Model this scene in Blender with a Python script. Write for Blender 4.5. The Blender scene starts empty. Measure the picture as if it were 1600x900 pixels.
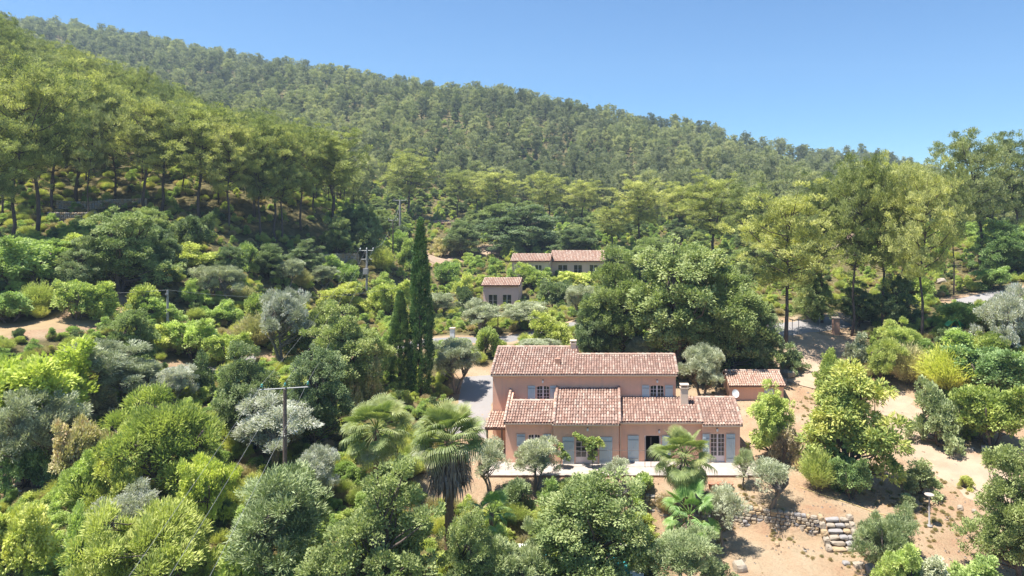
import bpy, math, random
import numpy as np
from mathutils import Vector, Matrix
R = math.radians
sc = bpy.context.scene
C = sc.collection

# ------------------------------------------------------------------ camera
CAMZ, FPX, CX, CY = 19.2, 1081.0, 945.0, 330.0      # eye height above the house, focal length and principal point (photo pixels)
cam_d = bpy.data.cameras.new('camera')
cam = bpy.data.objects.new('camera', cam_d); C.objects.link(cam)
cam.location = (0, 0, CAMZ); cam.rotation_euler = (R(90), 0, 0)
cam_d.sensor_width = 36.0; cam_d.lens = FPX / 1600 * 36.0
cam_d.shift_x = (800 - CX) / 1600; cam_d.shift_y = (CY - 450) / 1600
cam_d.clip_start = 0.5; cam_d.clip_end = 6000
sc.camera = cam

# ------------------------------------------------------------------ sky and sun
SUN = Vector((-0.31, -0.13, 1.0)).normalized()       # towards the sun: high, from the left, a hair in front of the facade
elev = math.asin(SUN.z); azim = math.atan2(SUN.x, SUN.y)
world = bpy.data.worlds.new('World'); sc.world = world; world.use_nodes = True
wn = world.node_tree.nodes; wl = world.node_tree.links
bg = wn['Background']; skyt = wn.new('ShaderNodeTexSky'); skyt.sky_type = 'NISHITA'
skyt.sun_disc = False; skyt.sun_elevation = elev; skyt.sun_rotation = azim
skyt.altitude = 300; skyt.air_density = 1.0; skyt.dust_density = 0.0; skyt.ozone_density = 10.0
tint = wn.new('ShaderNodeMix'); tint.data_type = 'RGBA'; tint.blend_type = 'MULTIPLY'; tint.inputs['Factor'].default_value = 1.0; tint.inputs['B'].default_value = (0.86, 1.0, 1.0, 1)      # cyan tint put into the sky colour on top of the Sky Texture
wl.new(skyt.outputs[0], tint.inputs['A']); wl.new(tint.outputs['Result'], bg.inputs['Color']); bg.inputs['Strength'].default_value = 0.053
sun_d = bpy.data.lights.new('sun', 'SUN'); sun = bpy.data.objects.new('sun', sun_d); C.objects.link(sun)
sun_d.energy = 3.3; sun_d.angle = R(0.55); sun_d.color = (1.0, 0.955, 0.88)
sun.rotation_euler = SUN.to_track_quat('Z', 'Y').to_euler(); sun.location = (0, 0, 200)
sc.view_settings.view_transform = 'Standard'; sc.view_settings.look = 'None'
sc.view_settings.exposure = 1.7; sc.view_settings.gamma = 1.0; sc.view_settings.use_curve_mapping = False
cy = sc.cycles
cy.max_bounces = 8; cy.diffuse_bounces = 4; cy.glossy_bounces = 2; cy.transmission_bounces = 4; cy.transparent_max_bounces = 4
cy.volume_bounces = 0; cy.caustics_reflective = False; cy.caustics_refractive = False
cy.use_denoising = True; cy.denoiser = 'OPENIMAGEDENOISE'; cy.denoising_input_passes = 'RGB_ALBEDO_NORMAL'; cy.denoising_prefilter = 'ACCURATE'

# ------------------------------------------------------------------ helpers: tags and meshes
def tag(o, label=None, cat=None, group=None, kind=None):
    if label: o['label'] = label
    if cat: o['category'] = cat
    if group: o['group'] = group
    if kind: o['kind'] = kind
    return o
def empty(name, loc=(0, 0, 0), rz=0.0, parent=None):
    o = bpy.data.objects.new(name, None); C.objects.link(o); o.empty_display_size = 0.3
    o.location = loc; o.rotation_euler = (0, 0, rz); o.parent = parent
    return o
def npmesh(name, V, F, nside, smooth=False):
    """mesh from numpy: V (n,3), F (m,nside)"""
    V = np.ascontiguousarray(V, dtype=np.float32); F = np.ascontiguousarray(F, dtype=np.int32)
    me = bpy.data.meshes.new(name)
    me.vertices.add(len(V)); me.vertices.foreach_set('co', V.ravel())
    me.loops.add(F.size); me.loops.foreach_set('vertex_index', F.ravel())
    me.polygons.add(len(F)); me.polygons.foreach_set('loop_start', np.arange(0, F.size, nside, dtype=np.int32))
    if smooth: me.polygons.foreach_set('use_smooth', np.ones(len(F), dtype=bool))
    me.update(calc_edges=True)
    return me
def link(name, me, mat=None, parent=None, loc=None):
    o = bpy.data.objects.new(name, me); C.objects.link(o)
    if mat is not None and not me.materials: me.materials.append(mat)
    if parent is not None: o.parent = parent
    if loc is not None: o.location = loc
    return o
class MB:
    """collects boxes, bars, tubes and prisms; build() links them as one mesh"""
    def __init__(s): s.v = []; s.f = []
    def add(s, vs, fs):
        b = len(s.v); s.v += [tuple(p) for p in vs]; s.f += [tuple(b + i for i in f) for f in fs]; return s
    def box(s, x0, x1, y0, y1, z0, z1):
        return s.add([(x0,y0,z0),(x1,y0,z0),(x1,y1,z0),(x0,y1,z0),(x0,y0,z1),(x1,y0,z1),(x1,y1,z1),(x0,y1,z1)],
                     [(0,3,2,1),(4,5,6,7),(0,1,5,4),(1,2,6,5),(2,3,7,6),(3,0,4,7)])
    def prism(s, poly, axis, a, b):
        """poly: list of 2-tuples in the other two axes, extruded along axis from a to b"""
        n = len(poly)
        def mk(p, t): return {'x': (t, p[0], p[1]), 'y': (p[0], t, p[1]), 'z': (p[0], p[1], t)}[axis]
        return s.add([mk(p, a) for p in poly] + [mk(p, b) for p in poly],
                     [tuple(range(n))[::-1], tuple(range(n, 2*n))] + [(i, (i+1) % n, n + (i+1) % n, n + i) for i in range(n)])
    def tube(s, pts, rads, n=6, cap=True):
        pts = [Vector(p) for p in pts]; vs = []; m = len(pts)
        if not hasattr(rads, '__len__'): rads = [rads] * m
        for i, p in enumerate(pts):
            d = (pts[min(i+1, m-1)] - pts[max(i-1, 0)]).normalized()
            a = Vector((0,0,1)) if abs(d.z) < 0.9 else Vector((1,0,0))
            u = d.cross(a).normalized(); w = d.cross(u)
            for k in range(n):
                t = 2*math.pi*k/n; vs.append(p + (u*math.cos(t) + w*math.sin(t))*rads[i])
        fs = [(i*n+k, i*n+(k+1) % n, (i+1)*n+(k+1) % n, (i+1)*n+k) for i in range(m-1) for k in range(n)]
        if cap: fs += [tuple(range(n))[::-1], tuple((m-1)*n + k for k in range(n))]
        return s.add(vs, fs)
    def lathe(s, prof, n=12, c=(0,0,0)):
        vs = []; m = len(prof)
        for r, z in prof:
            for k in range(n):
                t = 2*math.pi*k/n; vs.append((c[0]+r*math.cos(t), c[1]+r*math.sin(t), c[2]+z))
        fs = [(i*n+k, i*n+(k+1) % n, (i+1)*n+(k+1) % n, (i+1)*n+k) for i in range(m-1) for k in range(n)]
        fs += [tuple(range(n))[::-1], tuple((m-1)*n + k for k in range(n))]
        return s.add(vs, fs)
    def mesh(s, name, smooth=False):
        me = bpy.data.meshes.new(name); me.from_pydata(s.v, [], s.f); me.update()
        if smooth: me.polygons.foreach_set('use_smooth', [True]*len(me.polygons))
        return me
    def build(s, name, mat, parent=None, smooth=False, loc=None):
        return link(name, s.mesh(name, smooth), mat, parent, loc)

# ------------------------------------------------------------------ materials
def srgb(r, g, b): return tuple(((c/255)/12.92 if c <= 10 else (((c/255)+0.055)/1.055)**2.4) for c in (r, g, b))
def mat_base(name):
    m = bpy.data.materials.new(name); m.use_nodes = True; nt = m.node_tree
    return m, nt, nt.nodes, nt.links, nt.nodes['Principled BSDF']
def mat_plain(name, col, rough=0.8, noise=0.18, scale=3.0, bump=0.0, bscale=40.0, spec=0.3, metal=0.0, dirt=None, dscale=0.8, streak=None):
    """a colour that wanders a little, with optional dirt of its own and fine relief"""
    m, nt, N, L, p = mat_base(name)
    tc = N.new('ShaderNodeTexCoord'); nz = N.new('ShaderNodeTexNoise'); nz.inputs['Scale'].default_value = scale; nz.inputs['Detail'].default_value = 6
    L.new(tc.outputs['Object'], nz.inputs['Vector'])
    mx = N.new('ShaderNodeMix'); mx.data_type = 'RGBA'
    mx.inputs['A'].default_value = (*[c*(1-noise) for c in col], 1); mx.inputs['B'].default_value = (*[min(1, c*(1+noise)) for c in col], 1)
    L.new(nz.outputs['Fac'], mx.inputs['Factor']); out = mx.outputs['Result']
    if dirt:
        n2 = N.new('ShaderNodeTexNoise'); n2.inputs['Scale'].default_value = dscale; n2.inputs['Detail'].default_value = 8; n2.inputs['Roughness'].default_value = 0.7
        L.new(tc.outputs['Object'], n2.inputs['Vector'])
        rp = N.new('ShaderNodeValToRGB'); rp.color_ramp.elements[0].position = 0.48; rp.color_ramp.elements[1].position = 0.72
        L.new(n2.outputs['Fac'], rp.inputs['Fac'])
        m2 = N.new('ShaderNodeMix'); m2.data_type = 'RGBA'; m2.inputs['B'].default_value = (*dirt, 1)
        L.new(out, m2.inputs['A']); L.new(rp.outputs['Color'], m2.inputs['Factor']); out = m2.outputs['Result']
    if streak:
        mp = N.new('ShaderNodeMapping'); mp.inputs['Scale'].default_value = (2.6, 2.6, 0.16); L.new(tc.outputs['Object'], mp.inputs['Vector'])
        n4 = N.new('ShaderNodeTexNoise'); n4.inputs['Scale'].default_value = 1.0; n4.inputs['Detail'].default_value = 7; n4.inputs['Roughness'].default_value = 0.65; L.new(mp.outputs[0], n4.inputs['Vector'])
        r4 = N.new('ShaderNodeValToRGB'); r4.color_ramp.elements[0].position = 0.5; r4.color_ramp.elements[1].position = 0.78; r4.color_ramp.elements[1].color = (0.8,0.8,0.8,1); L.new(n4.outputs['Fac'], r4.inputs['Fac'])
        m4 = N.new('ShaderNodeMix'); m4.data_type = 'RGBA'; m4.inputs['B'].default_value = (*streak, 1); L.new(out, m4.inputs['A']); L.new(r4.outputs['Color'], m4.inputs['Factor']); out = m4.outputs['Result']
    L.new(out, p.inputs['Base Color'])
    p.inputs['Roughness'].default_value = rough; p.inputs['Specular IOR Level'].default_value = spec; p.inputs['Metallic'].default_value = metal
    if bump:
        n3 = N.new('ShaderNodeTexNoise'); n3.inputs['Scale'].default_value = bscale; n3.inputs['Detail'].default_value = 5
        L.new(tc.outputs['Object'], n3.inputs['Vector'])
        bp = N.new('ShaderNodeBump'); bp.inputs['Strength'].default_value = bump; bp.inputs['Distance'].default_value = 0.05
        L.new(n3.outputs['Fac'], bp.inputs['Height']); L.new(bp.outputs['Normal'], p.inputs['Normal'])
    return m
def mat_island(name, cols, rough=0.8, spec=0.3, stain=None):
    """each loose piece takes its own colour from a ramp"""
    m, nt, N, L, p = mat_base(name)
    g = N.new('ShaderNodeNewGeometry'); rp = N.new('ShaderNodeValToRGB'); cr = rp.color_ramp
    while len(cr.elements) < len(cols): cr.elements.new(0.5)
    for i, c in enumerate(cols): cr.elements[i].position = i/(len(cols)-1); cr.elements[i].color = (*c, 1)
    L.new(g.outputs['Random Per Island'], rp.inputs['Fac']); out = rp.outputs['Color']
    if stain:
        tc = N.new('ShaderNodeTexCoord'); nz = N.new('ShaderNodeTexNoise'); nz.inputs['Scale'].default_value = 1.6; nz.inputs['Detail'].default_value = 8; nz.inputs['Roughness'].default_value = 0.72
        L.new(tc.outputs['Object'], nz.inputs['Vector'])
        r2 = N.new('ShaderNodeValToRGB'); r2.color_ramp.elements[0].position = 0.45; r2.color_ramp.elements[1].position = 0.75; r2.color_ramp.elements[1].color = (0.75,0.75,0.75,1)
        L.new(nz.outputs['Fac'], r2.inputs['Fac'])
        mx = N.new('ShaderNodeMix'); mx.data_type = 'RGBA'; mx.inputs['B'].default_value = (*stain, 1)
        L.new(r2.outputs['Color'], mx.inputs['Factor']); L.new(out, mx.inputs['A']); out = mx.outputs['Result']
    L.new(out, p.inputs['Base Color']); p.inputs['Roughness'].default_value = rough; p.inputs['Specular IOR Level'].default_value = spec
    return m
LEAF_GAIN = 2.15
def mat_leaf(name, c1, c2, c3=None, trans=0.3, var=0.25, gloss=0.25, clump=0.9, dead=None, gain=None):
    """leaves: colour from leaf to leaf and from plant to plant, light passing through the blade"""
    m, nt, N, L, p = mat_base(name)
    g = N.new('ShaderNodeNewGeometry'); oi = N.new('ShaderNodeObjectInfo'); tc = N.new('ShaderNodeTexCoord')
    nz = N.new('ShaderNodeTexNoise'); nz.inputs['Scale'].default_value = clump; nz.inputs['Detail'].default_value = 2
    L.new(tc.outputs['Object'], nz.inputs['Vector'])
    a = N.new('ShaderNodeMath'); a.operation = 'MULTIPLY_ADD'; a.inputs[1].default_value = 0.5
    L.new(g.outputs['Random Per Island'], a.inputs[0])
    b = N.new('ShaderNodeMath'); b.operation = 'MULTIPLY_ADD'; b.inputs[1].default_value = 2.0; b.inputs[2].default_value = -0.75
    L.new(nz.outputs['Fac'], b.inputs[0]); L.new(b.outputs[0], a.inputs[2])
    rp = N.new('ShaderNodeValToRGB'); cr = rp.color_ramp
    cols = [c1, c2] + ([c3] if c3 else [])
    if dead: cols.append(dead)
    cols = [tuple(min(0.72, q*(gain or LEAF_GAIN)) for q in c) for c in cols]
    while len(cr.elements) < len(cols): cr.elements.new(0.5)
    pos = [0.15, 0.75] if len(cols) == 2 else ([0.1, 0.5, 0.9] if len(cols) == 3 else [0.1, 0.4, 0.75, 0.97])
    for i, c in enumerate(cols): cr.elements[i].position = pos[i]; cr.elements[i].color = (*c, 1)
    L.new(a.outputs[0], rp.inputs['Fac'])
    hs = N.new('ShaderNodeHueSaturation')
    v = N.new('ShaderNodeMath'); v.operation = 'MULTIPLY_ADD'; v.inputs[1].default_value = var*2; v.inputs[2].default_value = 1-var
    L.new(oi.outputs['Random'], v.inputs[0]); L.new(v.outputs[0], hs.inputs['Value'])
    h = N.new('ShaderNodeMath'); h.operation = 'MULTIPLY_ADD'; h.inputs[1].default_value = -0.03; h.inputs[2].default_value = 0.515
    L.new(oi.outputs['Random'], h.inputs[0]); L.new(h.outputs[0], hs.inputs['Hue'])
    hs.inputs['Saturation'].default_value = 0.83
    L.new(rp.outputs['Color'], hs.inputs['Color'])
    df = N.new('ShaderNodeBsdfDiffuse'); tr = N.new('ShaderNodeBsdfTranslucent'); gl = N.new('ShaderNodeBsdfGlossy'); gl.inputs['Roughness'].default_value = 0.6
    gl.inputs['Color'].default_value = (0.9, 0.95, 1, 1)
    L.new(hs.outputs['Color'], df.inputs['Color'])
    tm = N.new('ShaderNodeMix'); tm.data_type = 'RGBA'; tm.blend_type = 'MULTIPLY'; tm.inputs['Factor'].default_value = 1; tm.inputs['B'].default_value = (1.15, 1.25, 0.6, 1)
    L.new(hs.outputs['Color'], tm.inputs['A']); L.new(tm.outputs['Result'], tr.inputs['Color'])
    m1 = N.new('ShaderNodeMixShader'); m1.inputs['Fac'].default_value = trans; L.new(df.outputs[0], m1.inputs[1]); L.new(tr.outputs[0], m1.inputs[2])
    fr = N.new('ShaderNodeFresnel'); fr.inputs['IOR'].default_value = 1.4
    fm = N.new('ShaderNodeMath'); fm.operation = 'MULTIPLY'; fm.inputs[1].default_value = gloss*0.3; L.new(fr.outputs[0], fm.inputs[0])
    m2 = N.new('ShaderNodeMixShader'); L.new(fm.outputs[0], m2.inputs['Fac']); L.new(m1.outputs[0], m2.inputs[1]); L.new(gl.outputs[0], m2.inputs[2])
    N.remove(p); L.new(m2.outputs[0], N['Material Output'].inputs['Surface'])
    return m
# ------------------------------------------------------------------ terrain
def P(px, py, Y): return Vector(((px-CX)/FPX*Y, Y, CAMZ-(py-CY)/FPX*Y))     # a photo pixel at depth Y
def sstep(t): t = np.clip(t, 0, 1); return t*t*(3-2*t)
WALL = [(0.6, 48.5), (3.5, 47.9), (6.5, 47.3), (10.9, 46.35), (14.1, 45.55)]    # line of the garden's dry-stone wall
WX = np.array([p[0] for p in WALL]); WY = np.array([p[1] for p in WALL])
def wall_y(x): return np.interp(x, WX, WY)
def wall_step(x, y):
    x = np.asarray(x, float); y = np.asarray(y, float)
    side = sstep((wall_y(x) - y + 0.25)/0.5)
    along = sstep((x+6)/6) * sstep((20.5-x)/6)
    back = sstep((y-36)/7)
    return 1.35*side*along*back
ctrl = []
def cp(px, py, Y): p = P(px, py, Y); ctrl.append((p.x, p.y, p.z))
def cz(x, y, z): ctrl.append((x, y, z))
# foreground and garden
for x, y, z in [(-38,20,1),(-15,20,-1.5),(10,20,-4),(40,20,-4),(-60,20,6),(-38,0,2),(0,0,-4),(40,0,-4),(70,0,-3),(-90,0,12),(0,-60,-5),(-120,-60,18),(120,-60,-5),
                (-38,45.7,1.2),(-33,38,0.2),(-20.8,45,0.2),(-16,40,-1.6),(-8,42,-2.4),(-3,43,-2.6),(2,43,-2.5),(10,44,-2.3),(14,44,-2.2),(18,43.5,-2.3),(24,42,-2.7),
                (-2,48.6,-0.9),(5,49,-0.6),(11,47.5,-0.8),(14,46.5,-1.0),(18,48,-1.1),(22,46,-1.6),(20,53,-0.2),(28,53,-0.4),(29,48.5,-1.0),(40,50,0.4),
                (-10,50,-0.4),(-14,55,0.4),(0,56,0),(8,56,0),(0,62,0.3),(9,62,0.5),(14,56,0.3),(17,66,1.2),(12,66,1.1),(20.4,74,2.4),(-18,52,1.2),(-10,66,0.9),(-16,67,1.2),
                (27,65,0.8),(34,57,0.9),(44,62,2.0),(60,55,3),(80,60,5)]: cz(x, y, z)
for a in [(1225,535,77.5),(1270,512,84),(1545,465,92),(1540,430,107),(1585,400,115),(1440,528,78),(1380,520,82),(1560,540,72),(1490,520,78),(1600,640,62),
          (1350,420,118),(730,530,81),(780,530,82),(960,500,88),(1090,480,92),
          (785,478,122),(820,440,135),(900,436,142),(680,402,160),(760,385,170),(690,350,200),(635,303,232),(1000,385,165),(1110,408,150),(800,300,262),(950,330,235),(1100,330,230),(1250,330,230),(1400,330,220),(1550,340,220),
          # left slope with its terraces
          (60,372,85),(20,515,62),(60,500,61),(100,430,71),(300,495,73),(200,445,74),(320,575,66),(330,425,86),(330,375,94),(100,332,97),(420,392,104),(520,345,121),(480,420,104),
          (545,398,119),(570,462,108),(600,400,132),(450,480,92),(610,420,127),(520,570,70),(600,600,66),(655,622,67),(400,620,58),(150,620,54),(250,720,47),(120,560,58),(420,540,70),(240,540,65)]: cp(*a)
for x, y, z in [(-113,130,38),(-90,142,31),(-70,152,24),(-50,150,17),(-150,120,50),(-190,160,72),(-110,90,27),(-140,60,40),(-90,40,22),(-75,175,22),(-120,180,36)]: cz(x, y, z)
# the far hill
for a in [(700,205,340),(600,170,385),(500,146,430),(400,120,480),(300,98,530),(150,70,650),(60,62,720),(800,172,400),(900,190,415),(1000,214,425),(1100,222,450),(1200,240,480),(1320,262,530),(1420,300,560),
          (900,260,310),(1050,280,300),(1200,290,310),(1320,300,330),(560,230,310),(450,200,330),(350,180,350),(250,150,400),(150,120,420)]: cp(*a)
for x, y, z in [(-600,700,190),(-450,900,150),(-150,640,95),(60,600,40),(250,650,20),(400,500,10),(350,300,12),(200,220,14),(150,130,11),(400,100,8),(500,0,0),(-500,400,150),(-320,250,100),(-420,60,110),(-300,0,70),(0,1000,60),(-600,1100,150),(500,1000,0),
                (120,420,38),(200,420,24),(150,560,30)]: cz(x, y, z)
CT = np.array(ctrl, float); CT[:,2] += wall_step(CT[:,0], CT[:,1])
def tps_k(d2): return np.where(d2 > 0, 0.5*d2*np.log(np.maximum(d2, 1e-12)), 0)
def tps_fit(XY, Z, lam):
    S = 60.0; A = XY/S; n = len(A)
    d2 = ((A[:,None]-A[None])**2).sum(2); K = tps_k(d2) + lam*np.eye(n); Pm = np.c_[np.ones(n), A]
    M = np.block([[K, Pm], [Pm.T, np.zeros((3,3))]]); w = np.linalg.solve(M, np.r_[Z, np.zeros(3)])
    return A, w, S
TP = tps_fit(CT[:,:2], CT[:,2], 0.004)
def vnoise(x, y, s, seed=0):
    x = np.asarray(x, float)/s; y = np.asarray(y, float)/s; v = 0; rs = np.random.RandomState(seed+5)
    for k in range(5):
        a = rs.rand()*6.283; f = 0.7*(1.55**k); ph = rs.rand(2)*50
        v = v + np.sin((x*math.cos(a)+y*math.sin(a))*f*2+ph[0])*np.cos((-x*math.sin(a)+y*math.cos(a))*f*1.7+ph[1])/(1+0.6*k)
    return v/2.2
def H(x, y):
    x = np.asarray(x, float); y = np.asarray(y, float); shp = x.shape; X = x.ravel(); Y = y.ravel(); out = np.empty(len(X)); A, w, S = TP; n = len(A)
    for i in range(0, len(X), 20000):
        q = np.c_[X[i:i+20000], Y[i:i+20000]]/S
        out[i:i+20000] = tps_k(((q[:,None]-A[None])**2).sum(2)) @ w[:n] + w[n] + q @ w[n+1:]
    d = np.maximum(np.maximum(-9.6-X, X-10.9), np.maximum(50.3-Y, Y-61.5)); f = sstep((2.2-d)/2.2)
    out = out*(1-f) + 0.0*f
    dp = np.maximum(np.maximum(-7-X, X-5.2), np.maximum(39.6-Y, Y-45.1)); fp = sstep((1.0-dp)/1.0)
    out = out*(1-fp) + (-2.85+1.35*sstep((X+6)/6)*sstep((Y-36)/7))*fp          # the pool lies level
    f = np.maximum(f, fp)
    amp = np.clip((np.hypot(X, Y-60)-25)/60, 0.12, 1)
    out = out + amp*(0.5*vnoise(X, Y, 9, 1) + 0.12*vnoise(X, Y, 2.3, 2)) * (1-f) + (1-f)*0.04*vnoise(X, Y, 0.9, 3)
    far = np.clip((Y-230)/150, 0, 1); out = out + far*(4.5*vnoise(X, Y, 45, 4) + 7*vnoise(X, Y, 110, 6))
    out = out - wall_step(X, Y)
    return out.reshape(shp)
def g1(x, y): return float(H(np.array([x]), np.array([y]))[0])
def hit_many(pts):
    """where the sight line through each photo pixel meets the ground"""
    pts = np.array(pts, float); Ys = np.r_[np.arange(24, 130, 0.4), np.arange(130, 320, 1.2), np.arange(320, 800, 4)]
    X = (pts[:,0:1]-CX)/FPX*Ys; Z = CAMZ-(pts[:,1:2]-CY)/FPX*Ys; G = H(X, np.broadcast_to(Ys, X.shape))
    below = (Z-G) < 0; idx = np.where(below.any(1), below.argmax(1), len(Ys)-1); i = np.arange(len(pts)); j = np.maximum(idx-1, 0)
    a = (Z-G)[i, j]; b = (Z-G)[i, idx]; t = np.where(np.abs(a-b) > 1e-6, np.clip(a/(a-b+1e-9), 0, 1), 0); Yh = Ys[j] + (Ys[idx]-Ys[j])*t
    return np.c_[(pts[:,0]-CX)/FPX*Yh, Yh, CAMZ-(pts[:,1]-CY)/FPX*Yh]
def hit(px, py): return Vector(hit_many([(px, py)])[0])

# bare ground (0) to thick cover (1)
def seg_d(x, y, line):
    d = np.full(np.shape(x), 1e9)
    for (ax, ay), (bx, by) in zip(line[:-1], line[1:]):
        vx, vy = bx-ax, by-ay; t = np.clip(((x-ax)*vx+(y-ay)*vy)/(vx*vx+vy*vy+1e-9), 0, 1)
        d = np.minimum(d, np.hypot(x-ax-t*vx, y-ay-t*vy))
    return d
def xy(l): return [(p[0], p[1]) for p in hit_many(l)]
TRACK = xy([(1390,612),(1410,650),(1440,690),(1500,728),(1570,768),(1650,800)])
DRIVE = xy([(1300,528),(1283,545),(1262,570),(1240,600)])
LEFT_PATH = xy([(-30,520),(60,512),(130,500),(175,487),(190,478)])
MID_PATH = xy([(660,402),(700,400),(740,399),(790,388)])
ROAD_BACK = [(x, y) for x, y in xy([(560,560),(660,533),(700,530),(760,533),(830,523),(900,505)])]
ROAD_RIGHT = xy([(1205,517),(1240,512),(1275,507),(1318,502)])
ROAD_BANK = xy([(1500,473),(1530,467),(1560,461),(1640,450)])
DRIVE_LEFT = [(-11.6,58),(-12.2,62),(-12.4,67),(-13.2,72)]
LOW_ROAD = xy([(255,583),(300,577),(345,572),(400,560)])
def cover(x, y):
    x = np.asarray(x, float); y = np.asarray(y, float); n = vnoise(x, y, 6, 8)
    v = np.ones(np.shape(x))
    gard = sstep((x-1-0.8*n)/4)*sstep((46-x)/6)*sstep((y-30)/3)*sstep((74-y-0.2*x)/5)     # the dry garden right of the house
    v = v*(1-gard)
    hs = np.maximum(np.maximum(-12.5-x, x-14), np.maximum(47.5-y, y-64)); v = v*sstep((hs+1+1.0*n)/3)
    v = v*sstep((seg_d(x, y, TRACK)-2.2+0.5*n)/1.5)
    for ln, w in ((DRIVE, 3.0), (LEFT_PATH, 1.9), (MID_PATH, 4.5), (ROAD_BACK, 1.8), (ROAD_RIGHT, 3.0), (ROAD_BANK, 2.6), (DRIVE_LEFT, 2.2), (LOW_ROAD, 1.4)):
        v = v*sstep((seg_d(x, y, ln)-w+0.4*n)/1.2)
    v = np.maximum(v, np.clip((y-175)/30, 0, 1)*0.99*(seg_d(x, y, MID_PATH) > 5.0))
    left = np.hypot(x+37.5, (y-45.5)*1.6); v = v*sstep((left-3.3+0.6*n)/1.5)
    return np.clip(v, 0, 1)
xs = np.unique(np.r_[np.linspace(-760,-300,22), np.linspace(-300,-76,60), np.arange(-76,64,0.62), np.linspace(64,260,50), np.linspace(260,640,16)])
ys = np.unique(np.r_[np.linspace(-80,28,14), np.arange(28,70,0.5), np.arange(70,130,0.9), np.linspace(130,320,90), np.linspace(320,760,90), np.linspace(760,960,8)])
GX, GY = np.meshgrid(xs, ys); GZ = H(GX, GY)
V = np.c_[GX.ravel(), GY.ravel(), GZ.ravel()]; nx, ny = len(xs), len(ys)
I = (np.arange(ny-1)[:,None]*nx + np.arange(nx-1)[None]).ravel()
ground_me = npmesh('ground', V, np.c_[I, I+1, I+nx+1, I+nx], 4, smooth=True)
at = ground_me.attributes.new('cover', 'FLOAT', 'POINT'); at.data.foreach_set('value', cover(GX, GY).ravel().astype(np.float32))
def ground_mat():
    m, nt, N, L, p = mat_base('dry_ground')
    tc = N.new('ShaderNodeTexCoord'); co = tc.outputs['Object']
    def noise(s, d=6, r=0.6):
        n = N.new('ShaderNodeTexNoise'); n.inputs['Scale'].default_value = s; n.inputs['Detail'].default_value = d; n.inputs['Roughness'].default_value = r; L.new(co, n.inputs['Vector']); return n.outputs['Fac']
    def ramp(f, stops):
        r = N.new('ShaderNodeValToRGB'); cr = r.color_ramp
        while len(cr.elements) < len(stops): cr.elements.new(0.5)
        for i, (q, c) in enumerate(stops): cr.elements[i].position = q; cr.elements[i].color = (*c, 1)
        L.new(f, r.inputs['Fac']); return r.outputs['Color']
    def mix(f, a, b):
        x = N.new('ShaderNodeMix'); x.data_type = 'RGBA'; L.new(f, x.inputs['Factor']); L.new(a, x.inputs['A']); L.new(b, x.inputs['B']); return x.outputs['Result']
    soil = ramp(noise(0.35, 9, 0.68), [(0.3, (0.35,0.215,0.135)), (0.48, (0.40,0.285,0.185)), (0.62, (0.43,0.335,0.23)), (0.78, (0.45,0.375,0.275))])
    fine = ramp(noise(7.0, 8, 0.75), [(0.28, (0.6,0.56,0.5)), (0.46, (0.97,0.96,0.94)), (0.75, (1.22,1.21,1.18))])
    mm = N.new('ShaderNodeMix'); mm.data_type = 'RGBA'; mm.blend_type = 'MULTIPLY'; mm.inputs['Factor'].default_value = 0.85; L.new(soil, mm.inputs['A']); L.new(fine, mm.inputs['B'])
    litter = ramp(noise(0.9, 8, 0.7), [(0.3, (0.06,0.055,0.025)), (0.5, (0.12,0.105,0.045)), (0.7, (0.22,0.175,0.085))])
    at = N.new('ShaderNodeAttribute'); at.attribute_name = 'cover'
    ad = N.new('ShaderNodeMath'); ad.operation = 'MULTIPLY_ADD'; ad.inputs[1].default_value = 0.9; ad.inputs[2].default_value = -0.45; L.new(noise(1.4, 6, 0.7), ad.inputs[0])
    su = N.new('ShaderNodeMath'); su.operation = 'ADD'; su.use_clamp = True; L.new(at.outputs['Fac'], su.inputs[0]); L.new(ad.outputs[0], su.inputs[1])
    L.new(mix(su.outputs[0], mm.outputs['Result'], litter), p.inputs['Base Color'])
    p.inputs['Roughness'].default_value = 0.95; p.inputs['Specular IOR Level'].default_value = 0.1
    bp = N.new('ShaderNodeBump'); bp.inputs['Strength'].default_value = 1.0; bp.inputs['Distance'].default_value = 0.18
    L.new(noise(3.5, 9, 0.75), bp.inputs['Height']); L.new(bp.outputs['Normal'], p.inputs['Normal'])
    return m
tag(link('ground', ground_me, ground_mat()), kind='structure')

def strip(name, line, width, mat, lift=0.06, step=0.8, edge=0.25, wf=None):
    """a road or path laid on the ground along a line"""
    pts = [Vector((a, b, 0)) for a, b in line]; out = []
    for a, b in zip(pts[:-1], pts[1:]):
        n = max(2, int((b-a).length/step)); out += [a.lerp(b, k/n) for k in range(n)]
    out.append(pts[-1])
    for _ in range(6): out = [out[0]] + [(out[i-1]+out[i]*2+out[i+1])/4 for i in range(1, len(out)-1)] + [out[-1]]
    m = 7; V = []; rs = random.Random(len(name))
    for i, p in enumerate(out):
        d = (out[min(i+1, len(out)-1)] - out[max(i-1, 0)]).normalized(); nrm = Vector((-d.y, d.x, 0))
        w = width*(wf(i/(len(out)-1)) if wf else 1); l = -w/2 + rs.uniform(-edge, edge); r = w/2 + rs.uniform(-edge, edge)
        V += [p + nrm*(l+(r-l)*k/(m-1)) for k in range(m)]
    V = np.array([tuple(v) for v in V]); V[:,2] = H(V[:,0], V[:,1]) + lift
    e = np.arange(len(V)) % m; V[(e == 0) | (e == m-1), 2] -= lift*1.6
    I = (np.arange(len(out)-1)[:,None]*m + np.arange(m-1)[None]).ravel()
    return tag(link(name, npmesh(name, V, np.c_[I, I+1, I+m+1, I+m], 4, True), mat), kind='structure')
M = {}
M['asphalt'] = mat_plain('sunbleached_asphalt', (0.23,0.22,0.215), 0.9, 0.15, 1.5, 0.3, 30, dirt=(0.28,0.25,0.22), dscale=0.5)
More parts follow.
